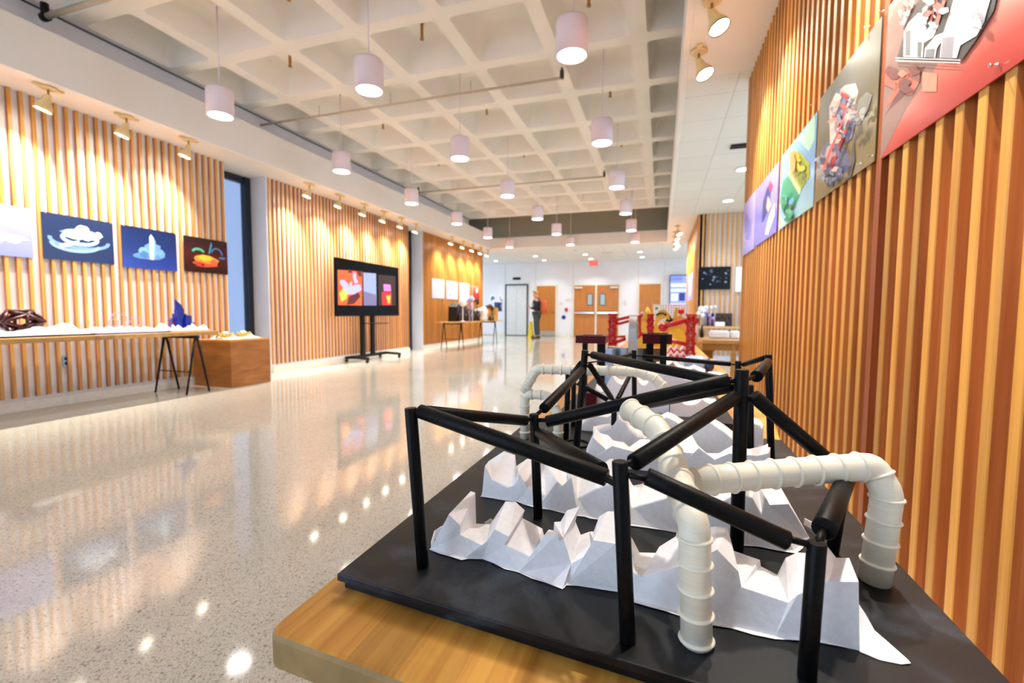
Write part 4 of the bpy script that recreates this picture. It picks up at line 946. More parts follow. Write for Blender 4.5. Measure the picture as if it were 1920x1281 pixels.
ZBD = .735
FG = thing('truss_model',(-.026,.642,ZT_),'black tube truss model with white foam ridges and ivory pipes on black board','model')
MB().prism([(-.271,.327,.7285),(.219,.281,.7285),(.221,.953,.7285),(-.269,.953,.7285)],(0,0,ZBD-.7285)).build('base_board', M['board'], FG, bevel=.0008)
MB().prism([(-.267,.332,ZT_),(.216,.286,ZT_),(.218,.949,ZT_),(-.266,.949,ZT_)],(0,0,.0075)).build('lower_board', M['board'], FG, bevel=.0008)
POSTS = [
     ((-0.2038, 0.3623, 0.735), (-0.2152, 0.3623, 0.8827), 0.0056) , # A
     ((-0.1285, 0.4948, 0.735), (-0.1346, 0.4948, 0.8552), 0.0052) , # B
     ((-0.0167, 0.3229, 0.735), (-0.0249, 0.3229, 0.8659), 0.0056) , # C
     ((0.0959, 0.3266, 0.735), (0.0979, 0.3266, 0.8255), 0.0056) , # D
     ((0.0776, 0.4871, 0.735), (0.0763, 0.4871, 0.9161), 0.0064) , # E
     ((-0.1285, 0.7416, 0.735), (-0.116, 0.7416, 0.9093), 0.0055) , # F
     ((-0.1622, 0.8247, 0.735), (-0.159, 0.8247, 0.869), 0.0052) , # G
     ((-0.0769, 0.8393, 0.735), (-0.0765, 0.8393, 0.8141), 0.005) , # H
     ((0.1738, 0.8079, 0.735), (0.1638, 0.8079, 0.9059), 0.0054) , # K
     ((0.1406, 0.7883, 0.735), (0.1356, 0.7883, 0.8589), 0.0054) , # L
     ((0.1665, 0.5117, 0.735), (0.1742, 0.5117, 0.8149), 0.0056) , # M
     ((-0.0464, 0.97, 0.735), (-0.0504, 0.97, 0.8937), 0.005) , # I
     ((0.1384, 0.9, 0.735), (0.1344, 0.9, 0.8855), 0.005) , # J
     ((-0.168, 0.93, 0.735), (-0.168, 0.93, 0.8511), 0.005) , # N
]
BEAMS = [
     ((-0.2074, 0.365, 0.8797), (-0.035, 0.337, 0.8478), 0.0066, (-0.2148, 0.3623, 0.8783), (-0.0238, 0.3229, 0.8478)) , # A C
     ((-0.2058, 0.375, 0.8773), (-0.1406, 0.483, 0.8494), 0.0058, (-0.2148, 0.3623, 0.8773), (-0.1343, 0.4948, 0.8494)) , # A B
     ((-0.1189, 0.492, 0.8479), (0.0658, 0.487, 0.9056), 0.0066, (-0.1342, 0.4948, 0.8479), (0.0764, 0.4871, 0.9056)) , # B E
     ((-0.1266, 0.51, 0.8589), (-0.1181, 0.72, 0.8785), 0.0062, (-0.1344, 0.4948, 0.8516), (-0.1182, 0.7416, 0.8785)) , # B F
     ((-0.1258, 0.488, 0.8355), (-0.0417, 0.36, 0.8459), 0.0062, (-0.1336, 0.4948, 0.8355), (-0.0237, 0.3229, 0.8459)) , # B C
     ((-0.016, 0.335, 0.8619), (0.0698, 0.478, 0.89), 0.0064, (-0.0247, 0.3229, 0.8619), (0.0765, 0.4871, 0.89)) , # C E
     ((-0.0067, 0.323, 0.8573), (0.0815, 0.325, 0.8243), 0.0062, (-0.0244, 0.3229, 0.8573), (0.0978, 0.3266, 0.8228)) , # C D
     ((0.107, 0.345, 0.8272), (0.1699, 0.495, 0.8175), 0.0074, (0.0978, 0.3266, 0.8228), (0.1739, 0.5117, 0.8125)) , # D M
     ((0.0869, 0.487, 0.8911), (0.166, 0.505, 0.8215), 0.0068, (0.0765, 0.4871, 0.8911), (0.1739, 0.5117, 0.8125)) , # E M
     ((-0.102, 0.735, 0.9025), (0.0703, 0.52, 0.8979), 0.0062, (-0.1165, 0.7416, 0.9025), (0.0764, 0.4871, 0.8979)) , # F E
     ((-0.1083, 0.745, 0.8847), (-0.0813, 0.83, 0.8174), 0.0048, (-0.1178, 0.7416, 0.8847), (-0.0765, 0.8393, 0.8118)) , # F H
     ((-0.142, 0.826, 0.842), (-0.0885, 0.836, 0.812), 0.0045, (-0.1596, 0.8247, 0.842), (-0.0765, 0.8393, 0.8118)) , # G H
     ((-0.0569, 0.955, 0.8431), (-0.0717, 0.85, 0.8115), 0.0045, (-0.0491, 0.97, 0.8431), (-0.0765, 0.8393, 0.8115)) , # I H
     ((-0.1232, 0.75, 0.8862), (-0.152, 0.82, 0.8561), 0.0055, (-0.1177, 0.7416, 0.8862), (-0.1593, 0.8247, 0.8561)) , # F G
     ((-0.0571, 0.96, 0.8855), (-0.0851, 0.8, 0.8881), 0.0036, (-0.0502, 0.97, 0.8855), (-0.1175, 0.7416, 0.8881)) , # I F
     ((-0.033, 0.965, 0.8825), (0.1231, 0.905, 0.8787), 0.0042, (-0.0501, 0.97, 0.8825), (0.1346, 0.9, 0.8787)) , # I J
     ((0.1422, 0.893, 0.8798), (0.1611, 0.82, 0.8996), 0.0042, (0.1346, 0.9, 0.8798), (0.1642, 0.8079, 0.8996)) , # J K
     ((0.0969, 0.53, 0.9046), (0.1599, 0.79, 0.8957), 0.0062, (0.0764, 0.4871, 0.9046), (0.1644, 0.8079, 0.8957)) , # E K
     ((0.0712, 0.5, 0.8955), (-0.0189, 0.72, 0.8277), 0.0045, (0.0764, 0.4871, 0.8955), (-0.0765, 0.8393, 0.8118)) , # E H
]
PIPES = [
     ([(0.0301, 0.3374, 0.735), (0.0263, 0.3374, 0.8208), (0.0196, 0.3681, 0.8313), (0.0138, 0.3963, 0.8402), (0.0081, 0.4267, 0.8501), (-0.0006, 0.4406, 0.863), (-0.0281, 0.4744, 0.8719)], 0.0108) ,
     ([(0.0306, 0.4063, 0.8282), (0.0744, 0.4312, 0.8294), (0.1198, 0.4514, 0.8321), (0.1812, 0.4738, 0.8364), (0.1909, 0.4681, 0.8153), (0.1854, 0.4681, 0.735)], 0.0118) ,
     ([(-0.2366, 0.8066, 0.735), (-0.2372, 0.8066, 0.8128), (-0.231, 0.8066, 0.8192), (-0.1964, 0.8066, 0.8193), (-0.1842, 0.8066, 0.8043), (-0.174, 0.8066, 0.7862), (-0.1721, 0.8066, 0.735)], 0.0088) ,
     ([(-0.2393, 0.8066, 0.8227), (-0.215, 0.8066, 0.8668), (-0.0367, 0.8266, 0.8674), (-0.0086, 0.8266, 0.8584), (0.0104, 0.8266, 0.8388)], 0.0088) ,
]
RIDGE_A = dict(
  front= [(-0.2021, 0.3947, 0.7412), (-0.196, 0.3941, 0.7425), (-0.1881, 0.3934, 0.7646), (-0.1929, 0.3939, 0.7722), (-0.1798, 0.3927, 0.764), (-0.1798, 0.3927, 0.7544), (-0.1516, 0.3901, 0.7482), (-0.1505, 0.39, 0.7547), (-0.1428, 0.3893, 0.7671), (-0.1286, 0.3881, 0.7633), (-0.1329, 0.3885, 0.7543), (-0.1049, 0.3859, 0.7483), (-0.0944, 0.385, 0.7708), (-0.0816, 0.3838, 0.7759), (-0.0775, 0.3835, 0.7583), (-0.0767, 0.3834, 0.7725), (-0.0692, 0.3827, 0.751), (-0.0442, 0.3805, 0.7703), (-0.0498, 0.381, 0.7762), (-0.0314, 0.3793, 0.7768), (-0.0157, 0.3779, 0.755), (-0.0092, 0.3773, 0.7534), (0.0215, 0.3746, 0.7705), (0.0459, 0.3724, 0.7885), (0.0611, 0.371, 0.7746), (0.0633, 0.3708, 0.763), (0.0941, 0.368, 0.759), (0.0995, 0.3675, 0.7661), (0.1161, 0.3661, 0.7802), (0.1351, 0.3643, 0.7849)] ,
  back= [(-0.2055, 0.442, 0.7437), (-0.1891, 0.4405, 0.7786), (-0.1839, 0.4401, 0.7777), (-0.1827, 0.4399, 0.7439), (-0.1662, 0.4385, 0.7465), (-0.1485, 0.4369, 0.7744), (-0.1371, 0.4358, 0.7758), (-0.1271, 0.4349, 0.7686), (-0.1299, 0.4352, 0.7602), (-0.108, 0.4332, 0.7533), (-0.1062, 0.4331, 0.7465), (-0.1012, 0.4326, 0.7536), (-0.0962, 0.4322, 0.7535), (-0.0958, 0.4321, 0.7623), (-0.0892, 0.4315, 0.7641), (-0.0828, 0.431, 0.7766), (-0.0701, 0.4298, 0.7826), (-0.0752, 0.4303, 0.7694), (-0.0686, 0.4297, 0.7547), (-0.0603, 0.4289, 0.7596), (-0.0562, 0.4286, 0.7604), (-0.0513, 0.4281, 0.776), (-0.0433, 0.4274, 0.7827), (-0.0359, 0.4267, 0.7841), (-0.0203, 0.4253, 0.7615), (-0.0133, 0.4247, 0.7492), (0.0026, 0.4233, 0.7522), (0.0039, 0.4232, 0.7584), (0.0246, 0.4213, 0.7771), (0.0494, 0.4191, 0.7863), (0.0589, 0.4182, 0.7867), (0.0645, 0.4177, 0.7677), (0.0842, 0.4159, 0.7641), (0.0852, 0.4158, 0.7588), (0.097, 0.4148, 0.7542), (0.1025, 0.4143, 0.7701), (0.1105, 0.4136, 0.7764), (0.1171, 0.413, 0.7774), (0.1293, 0.4119, 0.7875), (0.1368, 0.4112, 0.7778), (0.1451, 0.4104, 0.7796), (0.1505, 0.41, 0.7653)] ,
  foot= [(-0.2119, 0.3907, 0.735), (-0.1735, 0.386, 0.735), (-0.1557, 0.391, 0.735), (-0.1168, 0.3806, 0.735), (-0.0737, 0.369, 0.735), (-0.0716, 0.3769, 0.735), (-0.0275, 0.3798, 0.735), (-0.0137, 0.3724, 0.735), (0.0209, 0.3672, 0.735), (0.0429, 0.3636, 0.735), (0.0844, 0.3606, 0.735), (0.1131, 0.3662, 0.735), (0.1381, 0.3647, 0.735)] )
RIDGE_B = dict(
  front= [(-0.208, 0.5311, 0.7522), (-0.2028, 0.5307, 0.7641), (-0.2088, 0.5312, 0.7758), (-0.1983, 0.5304, 0.7586), (-0.1719, 0.5282, 0.7496), (-0.169, 0.528, 0.7561), (-0.1598, 0.5273, 0.7683), (-0.1641, 0.5276, 0.7738), (-0.1499, 0.5265, 0.7551), (-0.1272, 0.5247, 0.7494), (-0.1127, 0.5235, 0.7694), (-0.0975, 0.5223, 0.7594), (-0.0958, 0.5222, 0.7777), (-0.0883, 0.5216, 0.7518), (-0.0641, 0.5196, 0.7685), (-0.0466, 0.5182, 0.7774), (-0.0308, 0.517, 0.789), (-0.0259, 0.5166, 0.7517), (0.016, 0.5132, 0.7715), (0.0378, 0.5115, 0.7786), (0.0614, 0.5096, 0.771), (0.0784, 0.5082, 0.7852), (0.0936, 0.507, 0.7837), (0.1023, 0.5063, 0.768), (0.1045, 0.5061, 0.7872), (0.1057, 0.506, 0.7774), (0.1255, 0.5045, 0.7819)] ,
  back= [(-0.2281, 0.5927, 0.7592), (-0.2027, 0.5907, 0.7778), (-0.1866, 0.5894, 0.7745), (-0.1849, 0.5893, 0.7582), (-0.1677, 0.5879, 0.7717), (-0.1447, 0.5861, 0.7703), (-0.1225, 0.5843, 0.7754), (-0.1136, 0.5836, 0.7637), (-0.0981, 0.5823, 0.7858), (-0.0868, 0.5814, 0.783), (-0.0653, 0.5797, 0.7788), (-0.0553, 0.5789, 0.7864), (-0.0426, 0.5779, 0.7818), (-0.0276, 0.5767, 0.7553), (-0.0155, 0.5757, 0.7599), (-0.0082, 0.5752, 0.7717), (0.0176, 0.5731, 0.782), (0.0358, 0.5716, 0.7748), (0.0588, 0.5698, 0.7846), (0.076, 0.5684, 0.7776), (0.0978, 0.5667, 0.784), (0.1087, 0.5658, 0.7794), (0.1189, 0.565, 0.7901), (0.1319, 0.564, 0.7774), (0.1384, 0.5634, 0.7658)] ,
  foot= [(-0.2129, 0.5289, 0.735), (-0.1629, 0.5268, 0.735), (-0.1351, 0.5199, 0.735), (-0.0853, 0.5123, 0.735), (-0.0634, 0.514, 0.735), (-0.0257, 0.5087, 0.735), (0.0265, 0.5069, 0.735), (0.0839, 0.5002, 0.735), (0.1319, 0.5022, 0.735), (0.1556, 0.5371, 0.735)] )

for b, t, r in POSTS:
    MB().cyl(b, t, r, n=28, bev=.0006).build('post', M['rod'], FG)
for p, q, r, a, b in BEAMS:
    P, Q, A, B = map(Vector, (p, q, a, b)); d = (Q-P).normalized()
    o = MB().cyl(P, Q, r, n=28, bev=.0007).build('beam', M['rod'], FG)
    for e, x in ((P, A), (Q, B)):
        if (x-e).length > .004: MB().cyl(e + (d if e is P else -d)*.008, x, r*.36, n=12).build('peg', M['rod'], o)

def rounded(pts, rad, n=4):
    pts = [Vector(p) for p in pts]; out = [pts[0]]
    for i in range(1, len(pts)-1):
        a = (pts[i-1]-pts[i]); b = (pts[i+1]-pts[i]); k = min(rad, a.length*.45, b.length*.45)
        s, e = pts[i]+a.normalized()*k, pts[i]+b.normalized()*k
        for j in range(n+1):
            t = j/n; out.append(s*(1-t)**2 + pts[i]*2*t*(1-t) + e*t*t)
    out.append(pts[-1]); return out
def ribbed_tube(pts, r, parent, step=.0205, rad=.007, off=.0):
    P = rounded(pts, rad); mb = MB().tube(P, r, n=32)
    # collars at even steps along the run
    acc = off; L = 0
    for i in range(len(P)-1):
        d = P[i+1]-P[i]; l = d.length
        while acc <= L + l:
            c = P[i] + d*((acc-L)/l); dn = d.normalized()
            rings = [mb.ring(c + dn*z, dn, rr, 32) for z, rr in ((-.0016,r*.99),(-.0010,r+.0012),(0,r+.0017),(.0010,r+.0012),(.0016,r*.99))]
            mb.loft(rings, 0, False); acc += step
        L += l
    return mb.build('ribbed_pipe', M['pvc'], parent)
for k, (pts, r) in enumerate(PIPES): ribbed_tube(pts, r, FG, step=(.0185,.0195,.0165,.0165)[k], off=(.003,.016,.012,.012)[k])
MB().tube([(.0275,.4055,.8225),(.0295,.4000,.8205),(.031,.3985,.8175)],[.0015,.0022,.0012],n=8).build('glue_blob', M['glue'], FG)
MB().tube([(.022,.401,.840),(.0245,.3975,.8385)],[.0012,.0018],n=8).build('glue_blob', M['glue'], FG)

def strip(mb, A, B, anchors=()):
    """triangles between two polylines of different lengths, matched by x between the anchor pairs"""
    A=[Vector(p) for p in A]; B=[Vector(p) for p in B]; o=len(mb.v); mb.v+=A+B; n=len(A)
    keys=[(0,0)]+[k for k in anchors if 0<k[0]<len(A)-1 or 0<k[1]<len(B)-1]+[(len(A)-1,len(B)-1)]
    for (i0,j0),(i1,j1) in zip(keys,keys[1:]):
        i,j=i0,j0
        ua=lambda k:(A[k].x-A[i0].x)/((A[i1].x-A[i0].x) or 1); ub=lambda k:(B[k].x-B[j0].x)/((B[j1].x-B[j0].x) or 1)
        while i<i1 or j<j1:
            if j>=j1 or (i<i1 and ua(i+1)<=ub(j+1)): mb.f.append([o+i,o+i+1,o+n+j]); i+=1
            else: mb.f.append([o+i,o+n+j+1,o+n+j]); j+=1
            mb.m.append(0); mb.sm.append(False)
def ridge(front, back, foot, parent, zf=ZBD, name='foam_ridge', mat=None, anchors=()):
    mb=MB(); strip(mb, foot, front); strip(mb, front, back, anchors)
    bb=[Vector((p[0],p[1]+.002,zf)) for p in back]; strip(mb, back, bb)
    strip(mb, bb, foot)
    mb.add([foot[0],front[0],back[0],bb[0]],[(0,1,2,3)]); mb.add([foot[-1],front[-1],back[-1],bb[-1]],[(0,1,2,3)])
    bm_o = mb.build(name, mat or M['foam'], parent)
    me=bm_o.data; bm=bmesh.new(); bm.from_mesh(me); bmesh.ops.remove_doubles(bm,verts=bm.verts,dist=.00005); bmesh.ops.recalc_face_normals(bm,faces=bm.faces); bm.to_mesh(me); bm.free()
    md=bm_o.modifiers.new('bevel','BEVEL'); md.width=.0026; md.segments=3; md.limit_method='ANGLE'; md.angle_limit=math.radians(30)
    return bm_o
def flange(foot, back, parent, z=ZBD):
    """thin torn skirt of the vacuum formed sheet round the foot of a ridge"""
    rnd=random.Random(len(foot)); A=[Vector(p) for p in foot]; mb=MB()
    out=[]; F=[]
    for i in range(len(A)-1):
        for t in (0,.33,.66):
            p=A[i].lerp(A[i+1],t); F.append(p+Vector((0,.004,.0012))); out.append(p+Vector((0,-rnd.uniform(.0,.005),.0009)))
    strip(mb,F,out); return mb.build('torn_skirt', M['foam'], parent)
ridge(RIDGE_A['front'],RIDGE_A['back'],RIDGE_A['foot'],FG,anchors=[(1,0),(3,1),(5,3),(6,4),(8,5),(9,7),(10,8),(11,10),(12,11),(14,12),(15,13),(16,18),(17,19),(18,20),(19,23),(20,25),(21,26),(22,28),(23,30),(25,31),(26,34),(27,36),(28,38),(29,41)]); flange(RIDGE_A['foot'],None,FG)
ridge(RIDGE_B['front'],RIDGE_B['back'],RIDGE_B['foot'],FG); flange(RIDGE_B['foot'],None,FG)
sk=[at_z(1607,1128,.7505),at_z(1622,1150,.745),at_z(1642,1186,.7405),at_z(1672,1212,.7385),at_z(1708,1244,.7362),at_z(1690,1246,.7356),at_z(1650,1238,.7356),at_z(1612,1222,.7356)]
MB().add(sk,[(0,1,7),(1,2,6,7),(2,3,5,6),(3,4,5)]).add([v+Vector((0,.004,-.0003)) for v in sk[:5]]+sk[:5],[(0,1,6,5),(1,2,7,6),(2,3,8,7),(3,4,9,8)]).build('torn_skirt', M['foam'], FG)
# curled offcut edges of the formed sheet
for pts in ([(-.213,.395,.737),(-.214,.404,.744),(-.209,.411,.747),(-.198,.415,.748)],[(-.211,.401,.7365),(-.216,.412,.739),(-.209,.421,.741)],[(.148,.51,.737),(.157,.523,.741),(.162,.545,.744),(.156,.565,.742)],[(-.178,.452,.737),(-.172,.455,.741),(-.165,.452,.738),(-.158,.455,.740)]):
    mb=MB(); R=[Vector(p) for p in pts]
    mb.loft([[p+Vector((0,0,-.004)),p+Vector((.001,.0,-.004)),p+Vector((.001,0,.0035)),p+Vector((0,0,.0035))] for p in R],0,True,False); mb.build('curled_edge', M['foam'], FG)
def px_ridge(front, back, foot, y0, sl, dep, parent, zf=ZBD):
    return ridge([at_plane(x,y,y0,sl) for x,y in front],[at_plane(x,y,y0+dep,sl) for x,y in back],[(q:=at_plane(x,y,y0-.004,sl)) and Vector((q.x,q.y,zf)) for x,y in foot],parent,zf)
# third to fifth ridges, behind the tall posts
px_ridge([(1100,850),(1112,820),(1120,828),(1137,843),(1148,836),(1169,842),(1194,848),(1215,838),(1250,845),(1300,850),(1310,840),(1340,862),(1368,850),(1420,855),(1440,850)],
 [(1100,840),(1117,802),(1125,812),(1140,816),(1150,826),(1169,829),(1180,838),(1200,824),(1230,824),(1290,832),(1297,815),(1308,835),(1325,850),(1348,850),(1372,836),(1405,842),(1430,836),(1440,832)],
 [(1095,880),(1180,880),(1260,880),(1340,880),(1445,880)], .70,.0,.05,FG)
px_ridge([(1112,812),(1128,806),(1150,803),(1160,785),(1172,792),(1179,806),(1195,818),(1215,822),(1232,806),(1262,818),(1300,820),(1306,799),(1329,790),(1356,808),(1371,820),(1376,828)],
 [(1112,800),(1128,796),(1150,793),(1160,777),(1175,782),(1182,797),(1198,806),(1218,812),(1234,794),(1262,806),(1300,808),(1308,787),(1330,779),(1358,796),(1373,808),(1378,818)],
 [(1110,850),(1180,850),(1250,850),(1376,850)], .81,.0,.05,FG)
px_ridge([(1085,800),(1100,786),(1120,780),(1150,783),(1162,772),(1180,778),(1200,796),(1215,798),(1250,782),(1262,788),(1283,800),(1290,806)],
 [(1085,792),(1100,776),(1120,770),(1150,774),(1162,762),(1182,768),(1202,786),(1217,788),(1252,772),(1264,776),(1285,790),(1292,796)],
 [(1082,830),(1180,830),(1290,830)], .90,.0,.035,FG)
px_ridge([(1404,802),(1412,792),(1424,796),(1430,804)],[(1404,794),(1412,782),(1425,786),(1432,796)],[(1402,850),(1431,850)], .84,.0,.03,FG)
px_ridge([(1416,856),(1424,842),(1434,850),(1443,846)],[(1416,848),(1424,832),(1436,838),(1445,838)],[(1414,870),(1444,868)], .74,.0,.03,FG)
ov = MB().lathe((-.137,.80,ZBD+.0005),[(.020,0),(.026,0),(.026,.0025),(.020,.0025),(.020,0)],n=28,caps=False).build('black_ring', M['rod'], FG)

# ---- second model: burgundy tables, steel loop and arched foam on its own board
BG = thing('arch_model',(-.03,1.4,ZT_),'black board model with white arched foam, burgundy frames and steel loop','model')
MB().box((-.226,1.060,ZT_),(.160,1.95,ZBD)).build('base_board', M['board'], BG, bevel=.0008)
def arch_ridge(front, y0, dep, up, base):
    back=[(x+1,y-up) for x,y in front]; x0,x1=front[0][0],front[-1][0]
    return px_ridge(front,back,[(x0,base),((x0+x1)/2,base),(x1,base)],y0,0,dep,BG)
def arc(x0,y0,x1,y1,sag,n=7): return [(x0+(x1-x0)*t, y0+(y1-y0)*t + sag*4*t*(1-t)) for t in [i/n for i in range(n+1)]]
arch_ridge([(1112,748)]+arc(1118,728,1146,716,12)+arc(1147,704,1188,704,18)+arc(1190,700,1222,706,20)+[(1250,728),(1254,745)],1.12,.04,9,770)
arch_ridge([(1256,770),(1262,748)]+arc(1270,748,1314,752,10)+arc(1316,748,1340,756,4)+[(1345,764)],1.10,.035,9,776)
arch_ridge([(1150,712)]+arc(1156,706,1178,706,8)+[(1226,700),(1236,690),(1262,702),(1285,712),(1312,716),(1334,720),(1338,730)],1.34,.05,8,740)
arch_ridge([(1236,690)]+arc(1240,680,1262,678,5)+arc(1264,682,1300,690,8)+[(1322,700)],1.62,.06,7,715)
def frame_table(px0,px1,pyt,pyb,Y,d,legs,mat='burgundy'):
    a=at(px0,pyt,Y); b=at(px1,pyb,Y)
    MB().box((a.x,Y,b.z),(b.x,Y+.012,a.z)).box((a.x,Y+d-.012,b.z),(b.x,Y+d,a.z)).box((a.x,Y+.012,b.z),(a.x+.012,Y+d-.012,a.z)).box((b.x-.012,Y+.012,b.z),(b.x,Y+d-.012,a.z)).build('burgundy_frame', M[mat], BG, bevel=.001)
    for (lx0,lx1,lt,yy) in legs:
        p=at(lx0,lt,Y+yy); q=at(lx1,lt,Y+yy); w=max(.008,q.x-p.x); MB().box((p.x,Y+yy,ZBD),(p.x+w,Y+yy+w,p.z)).build('black_leg', M['rod'], BG)
frame_table(1079,1135,629,645,1.25,.07,[(1092,1101,644,.02),(1120,1134,645,.045)])
frame_table(1205,1260,626,646,1.45,.10,[(1212,1226,627,.08),(1238,1251,628,-.012)])
a=at(1098,737,1.10); b=at(1118,757,1.10)
MB().box((a.x,1.10,ZBD),(b.x,1.14,a.z)).build('burgundy_block', M['burgundy'], BG, bevel=.001)
# steel loop: a bent strip standing up
mb=MB(); c=at(1187,640,1.38); R=.07; ring=[]
for i in range(33):
    t=PI*(-.25+1.5*i/32)
    y=1.38+.05-.05*math.cos(t) if False else 1.38+.045*math.cos(t); z=c.z-.002+.075*math.sin(t)
    ring.append([Vector((c.x-.011,y,z)),Vector((c.x+.011,y,z)),Vector((c.x+.011,y+.0015*math.cos(t),z+.0015*math.sin(t))),Vector((c.x-.011,y+.0015*math.cos(t),z+.0015*math.sin(t)))])
mb.loft(ring,0,True,False); 
mb.box((c.x-.011,1.418-.004,ZBD),(c.x+.011,1.418-.002,c.z-.04)); mb.box((c.x-.011,1.345,ZBD),(c.x+.011,1.347,c.z-.05))
mb.build('steel_loop', M['steel_loop'], BG)
# wide curved steel band with acrylic window
a=at(1136,655,1.55); b=at(1240,655,1.55); mb=MB(); ring=[]
for i in range(21):
    t=PI*(1.15+.7*i/20); cx=(a.x+b.x)/2; r=(b.x-a.x)/2/math.cos(PI*.15)
    x=cx+r*math.cos(t); y=1.62+.06*math.sin(t)
    ring.append([Vector((x,y,at(1136,652,1.55).z-.045)),Vector((x,y+.002,at(1136,652,1.55).z-.045)),Vector((x,y+.002,at(1136,652,1.55).z)),Vector((x,y,at(1136,652,1.55).z))])
mb.loft(ring,0,True,False); mb.build('steel_band', M['steel_dark'], BG)
for xx in (a.x+.015,b.x-.02): MB().cyl((xx,1.60,ZBD),(xx,1.60,a.z-.03),.005).build('band_support', M['rod'], BG)
q=at(1141,661,1.53); MB().box((q.x-.012,1.53,ZBD),(q.x+.012,1.55,q.z+.012)).build('blue_window', M['pale_blue'], BG)

# ---- third model: red roller coaster towers on red and white ground
RG = thing('roller_model',(0,2.3,ZT_),'glossy red track model with trussed towers on a red and white base','model')
Yr=2.30
MB().box((at(1140,660,Yr).x,2.10,ZT_),(at(1312,660,Yr).x+.02,2.68,ZT_+.015)).build('base_board', M['paper'], RG)
def rtube(pts, r, name='track', Y=Yr, m='red'): return MB().tube([at(x,y,Y+(yy or 0)) for x,y,yy in pts], r, n=10).build(name, M[m], RG)
def tower(px, pyt, pyb, w, Y):
    t=at(px,pyt,Y); b=at(px,pyb,Y); zb=max(b.z,ZT_+.015); hw=w/2; mb=MB(); n=max(2,int((t.z-zb)/(w*.9)))
    for sx in (-1,1):
        for sy in (-1,1): mb.cyl((t.x+sx*hw*.7,Y+sy*hw*.7,zb),(t.x+sx*hw*.7,Y+sy*hw*.7,t.z),.004,n=8)
    for k in range(n):
        z0=zb+(t.z-zb)*k/n; z1=zb+(t.z-zb)*(k+1)/n
        for sy in (-1,1):
            mb.cyl((t.x-hw,Y+sy*hw*.7,z0),(t.x+hw,Y+sy*hw*.7,z1),.0045,n=8); mb.cyl((t.x+hw,Y+sy*hw*.7,z0),(t.x-hw,Y+sy*hw*.7,z1),.0045,n=8)
        mb.cyl((t.x,Y,z0),(t.x,Y,z0+.006),hw*1.15,n=16)
    mb.cyl((t.x,Y,t.z-.008),(t.x,Y,t.z),hw*1.1,n=20); mb.build('tower', M['red'], RG)
    MB().cyl((t.x,Y,zb),(t.x,Y,t.z-.01),hw*.55,n=16).build('tower_core', M['tower_core'], RG)
tower(1149,588,648,.040,Yr); tower(1220,589,640,.034,Yr+.15); tower(1296,589,690,.044,Yr)
rtube([(1146,603,0),(1160,599,0),(1182,594,.02),(1200,594,.05),(1204,590,.05)],.008)
rtube([(1142,606,0),(1162,607,0),(1176,603,.03),(1198,600,.06)],.0075)
rtube([(1200,594,.05),(1199,612,.05),(1200,628,.05),(1196,634,.05)],.0075)
rtube([(1146,645,0),(1158,641,.0),(1172,636,.03)],.009); rtube([(1146,640,0),(1150,632,0),(1172,631,.03)],.006)
rtube([(1198,627,.05),(1225,628,.05),(1262,640,.03),(1295,648,0)],.010)
rtube([(1243,612,0),(1262,608,0),(1282,602,0),(1300,600,0)],.012); rtube([(1142,600,0),(1144,612,0),(1150,622,0)],.007)
rtube([(1298,648,0),(1300,662,0),(1292,680,0)],.010); rtube([(1288,598,0),(1306,600,0),(1304,606,0)],.012)
q=at(1243,614,Yr); MB().ball(q,.022,n=16).build('node_ball', M['red'], RG)
rnd=random.Random(12)
for row,(Y,py,m) in enumerate(((2.12,690,'foam'),(2.2,678,'red'),(2.28,668,'foam'),(2.36,662,'red'),(2.45,654,'foam'))):
    x0=at(1252,py,Y).x; x1=at(1300,py,Y).x; pts=[Vector((x0,Y,ZT_+.01))]
    for k in range(9): pts.append(Vector((x0+(x1-x0)*k/8,Y,ZT_+.045+.008*row+(.012 if k%2 else -.008)+rnd.uniform(-.004,.004))))
    pts.append(Vector((x1,Y,ZT_+.01))); MB().prism(pts,(0,.05,0)).build('zigzag_ridge', M[m], RG)
a=at(1153,672,2.2); MB().prism([Vector((a.x-.04,2.2,ZT_+.01)),Vector((a.x-.04,2.2,ZT_+.05)),Vector((a.x,2.2,ZT_+.06)),Vector((a.x+.05,2.2,ZT_+.045)),Vector((a.x+.1,2.2,ZT_+.01))],(0,.1,0)).build('zigzag_ridge', M['red'], RG)

# crumpled white and blue sheet with a dark blue cap, on the table right of the red model
q=at_z(1303,697,ZT_); q.y-=.03; q.x+=.015; bl=thing('paper_roll',(q.x,q.y,ZT_),'white and pale blue rolled sheet with dark blue end, on table by the red model','roll')
MB().tube([(q.x-.05,q.y+.02,ZT_+.035),(q.x+.0,q.y,ZT_+.037),(q.x+.03,q.y-.02,ZT_+.033)],[.033,.036,.030],n=18).build('sheet_roll', M['pale_blue'], bl)
MB().tube([(q.x+.028,q.y-.018,ZT_+.033),(q.x+.045,q.y-.03,ZT_+.030)],[.024,.020],n=16).build('blue_cap', M['blue_dark'], bl)
q=at_z(1337,708,ZT_); tag(MB().prism([(q.x-.03,q.y-.05,ZT_),(q.x-.03,q.y+.05,ZT_),(q.x-.01,q.y+.06,ZT_+.015),(q.x+.02,q.y,ZT_+.006)],(.04,0,.0)).build('paper_scrap', M['paper'], loc=(q.x,q.y,ZT_)), 'small white paper scrap on the table right of the arch model','paper')

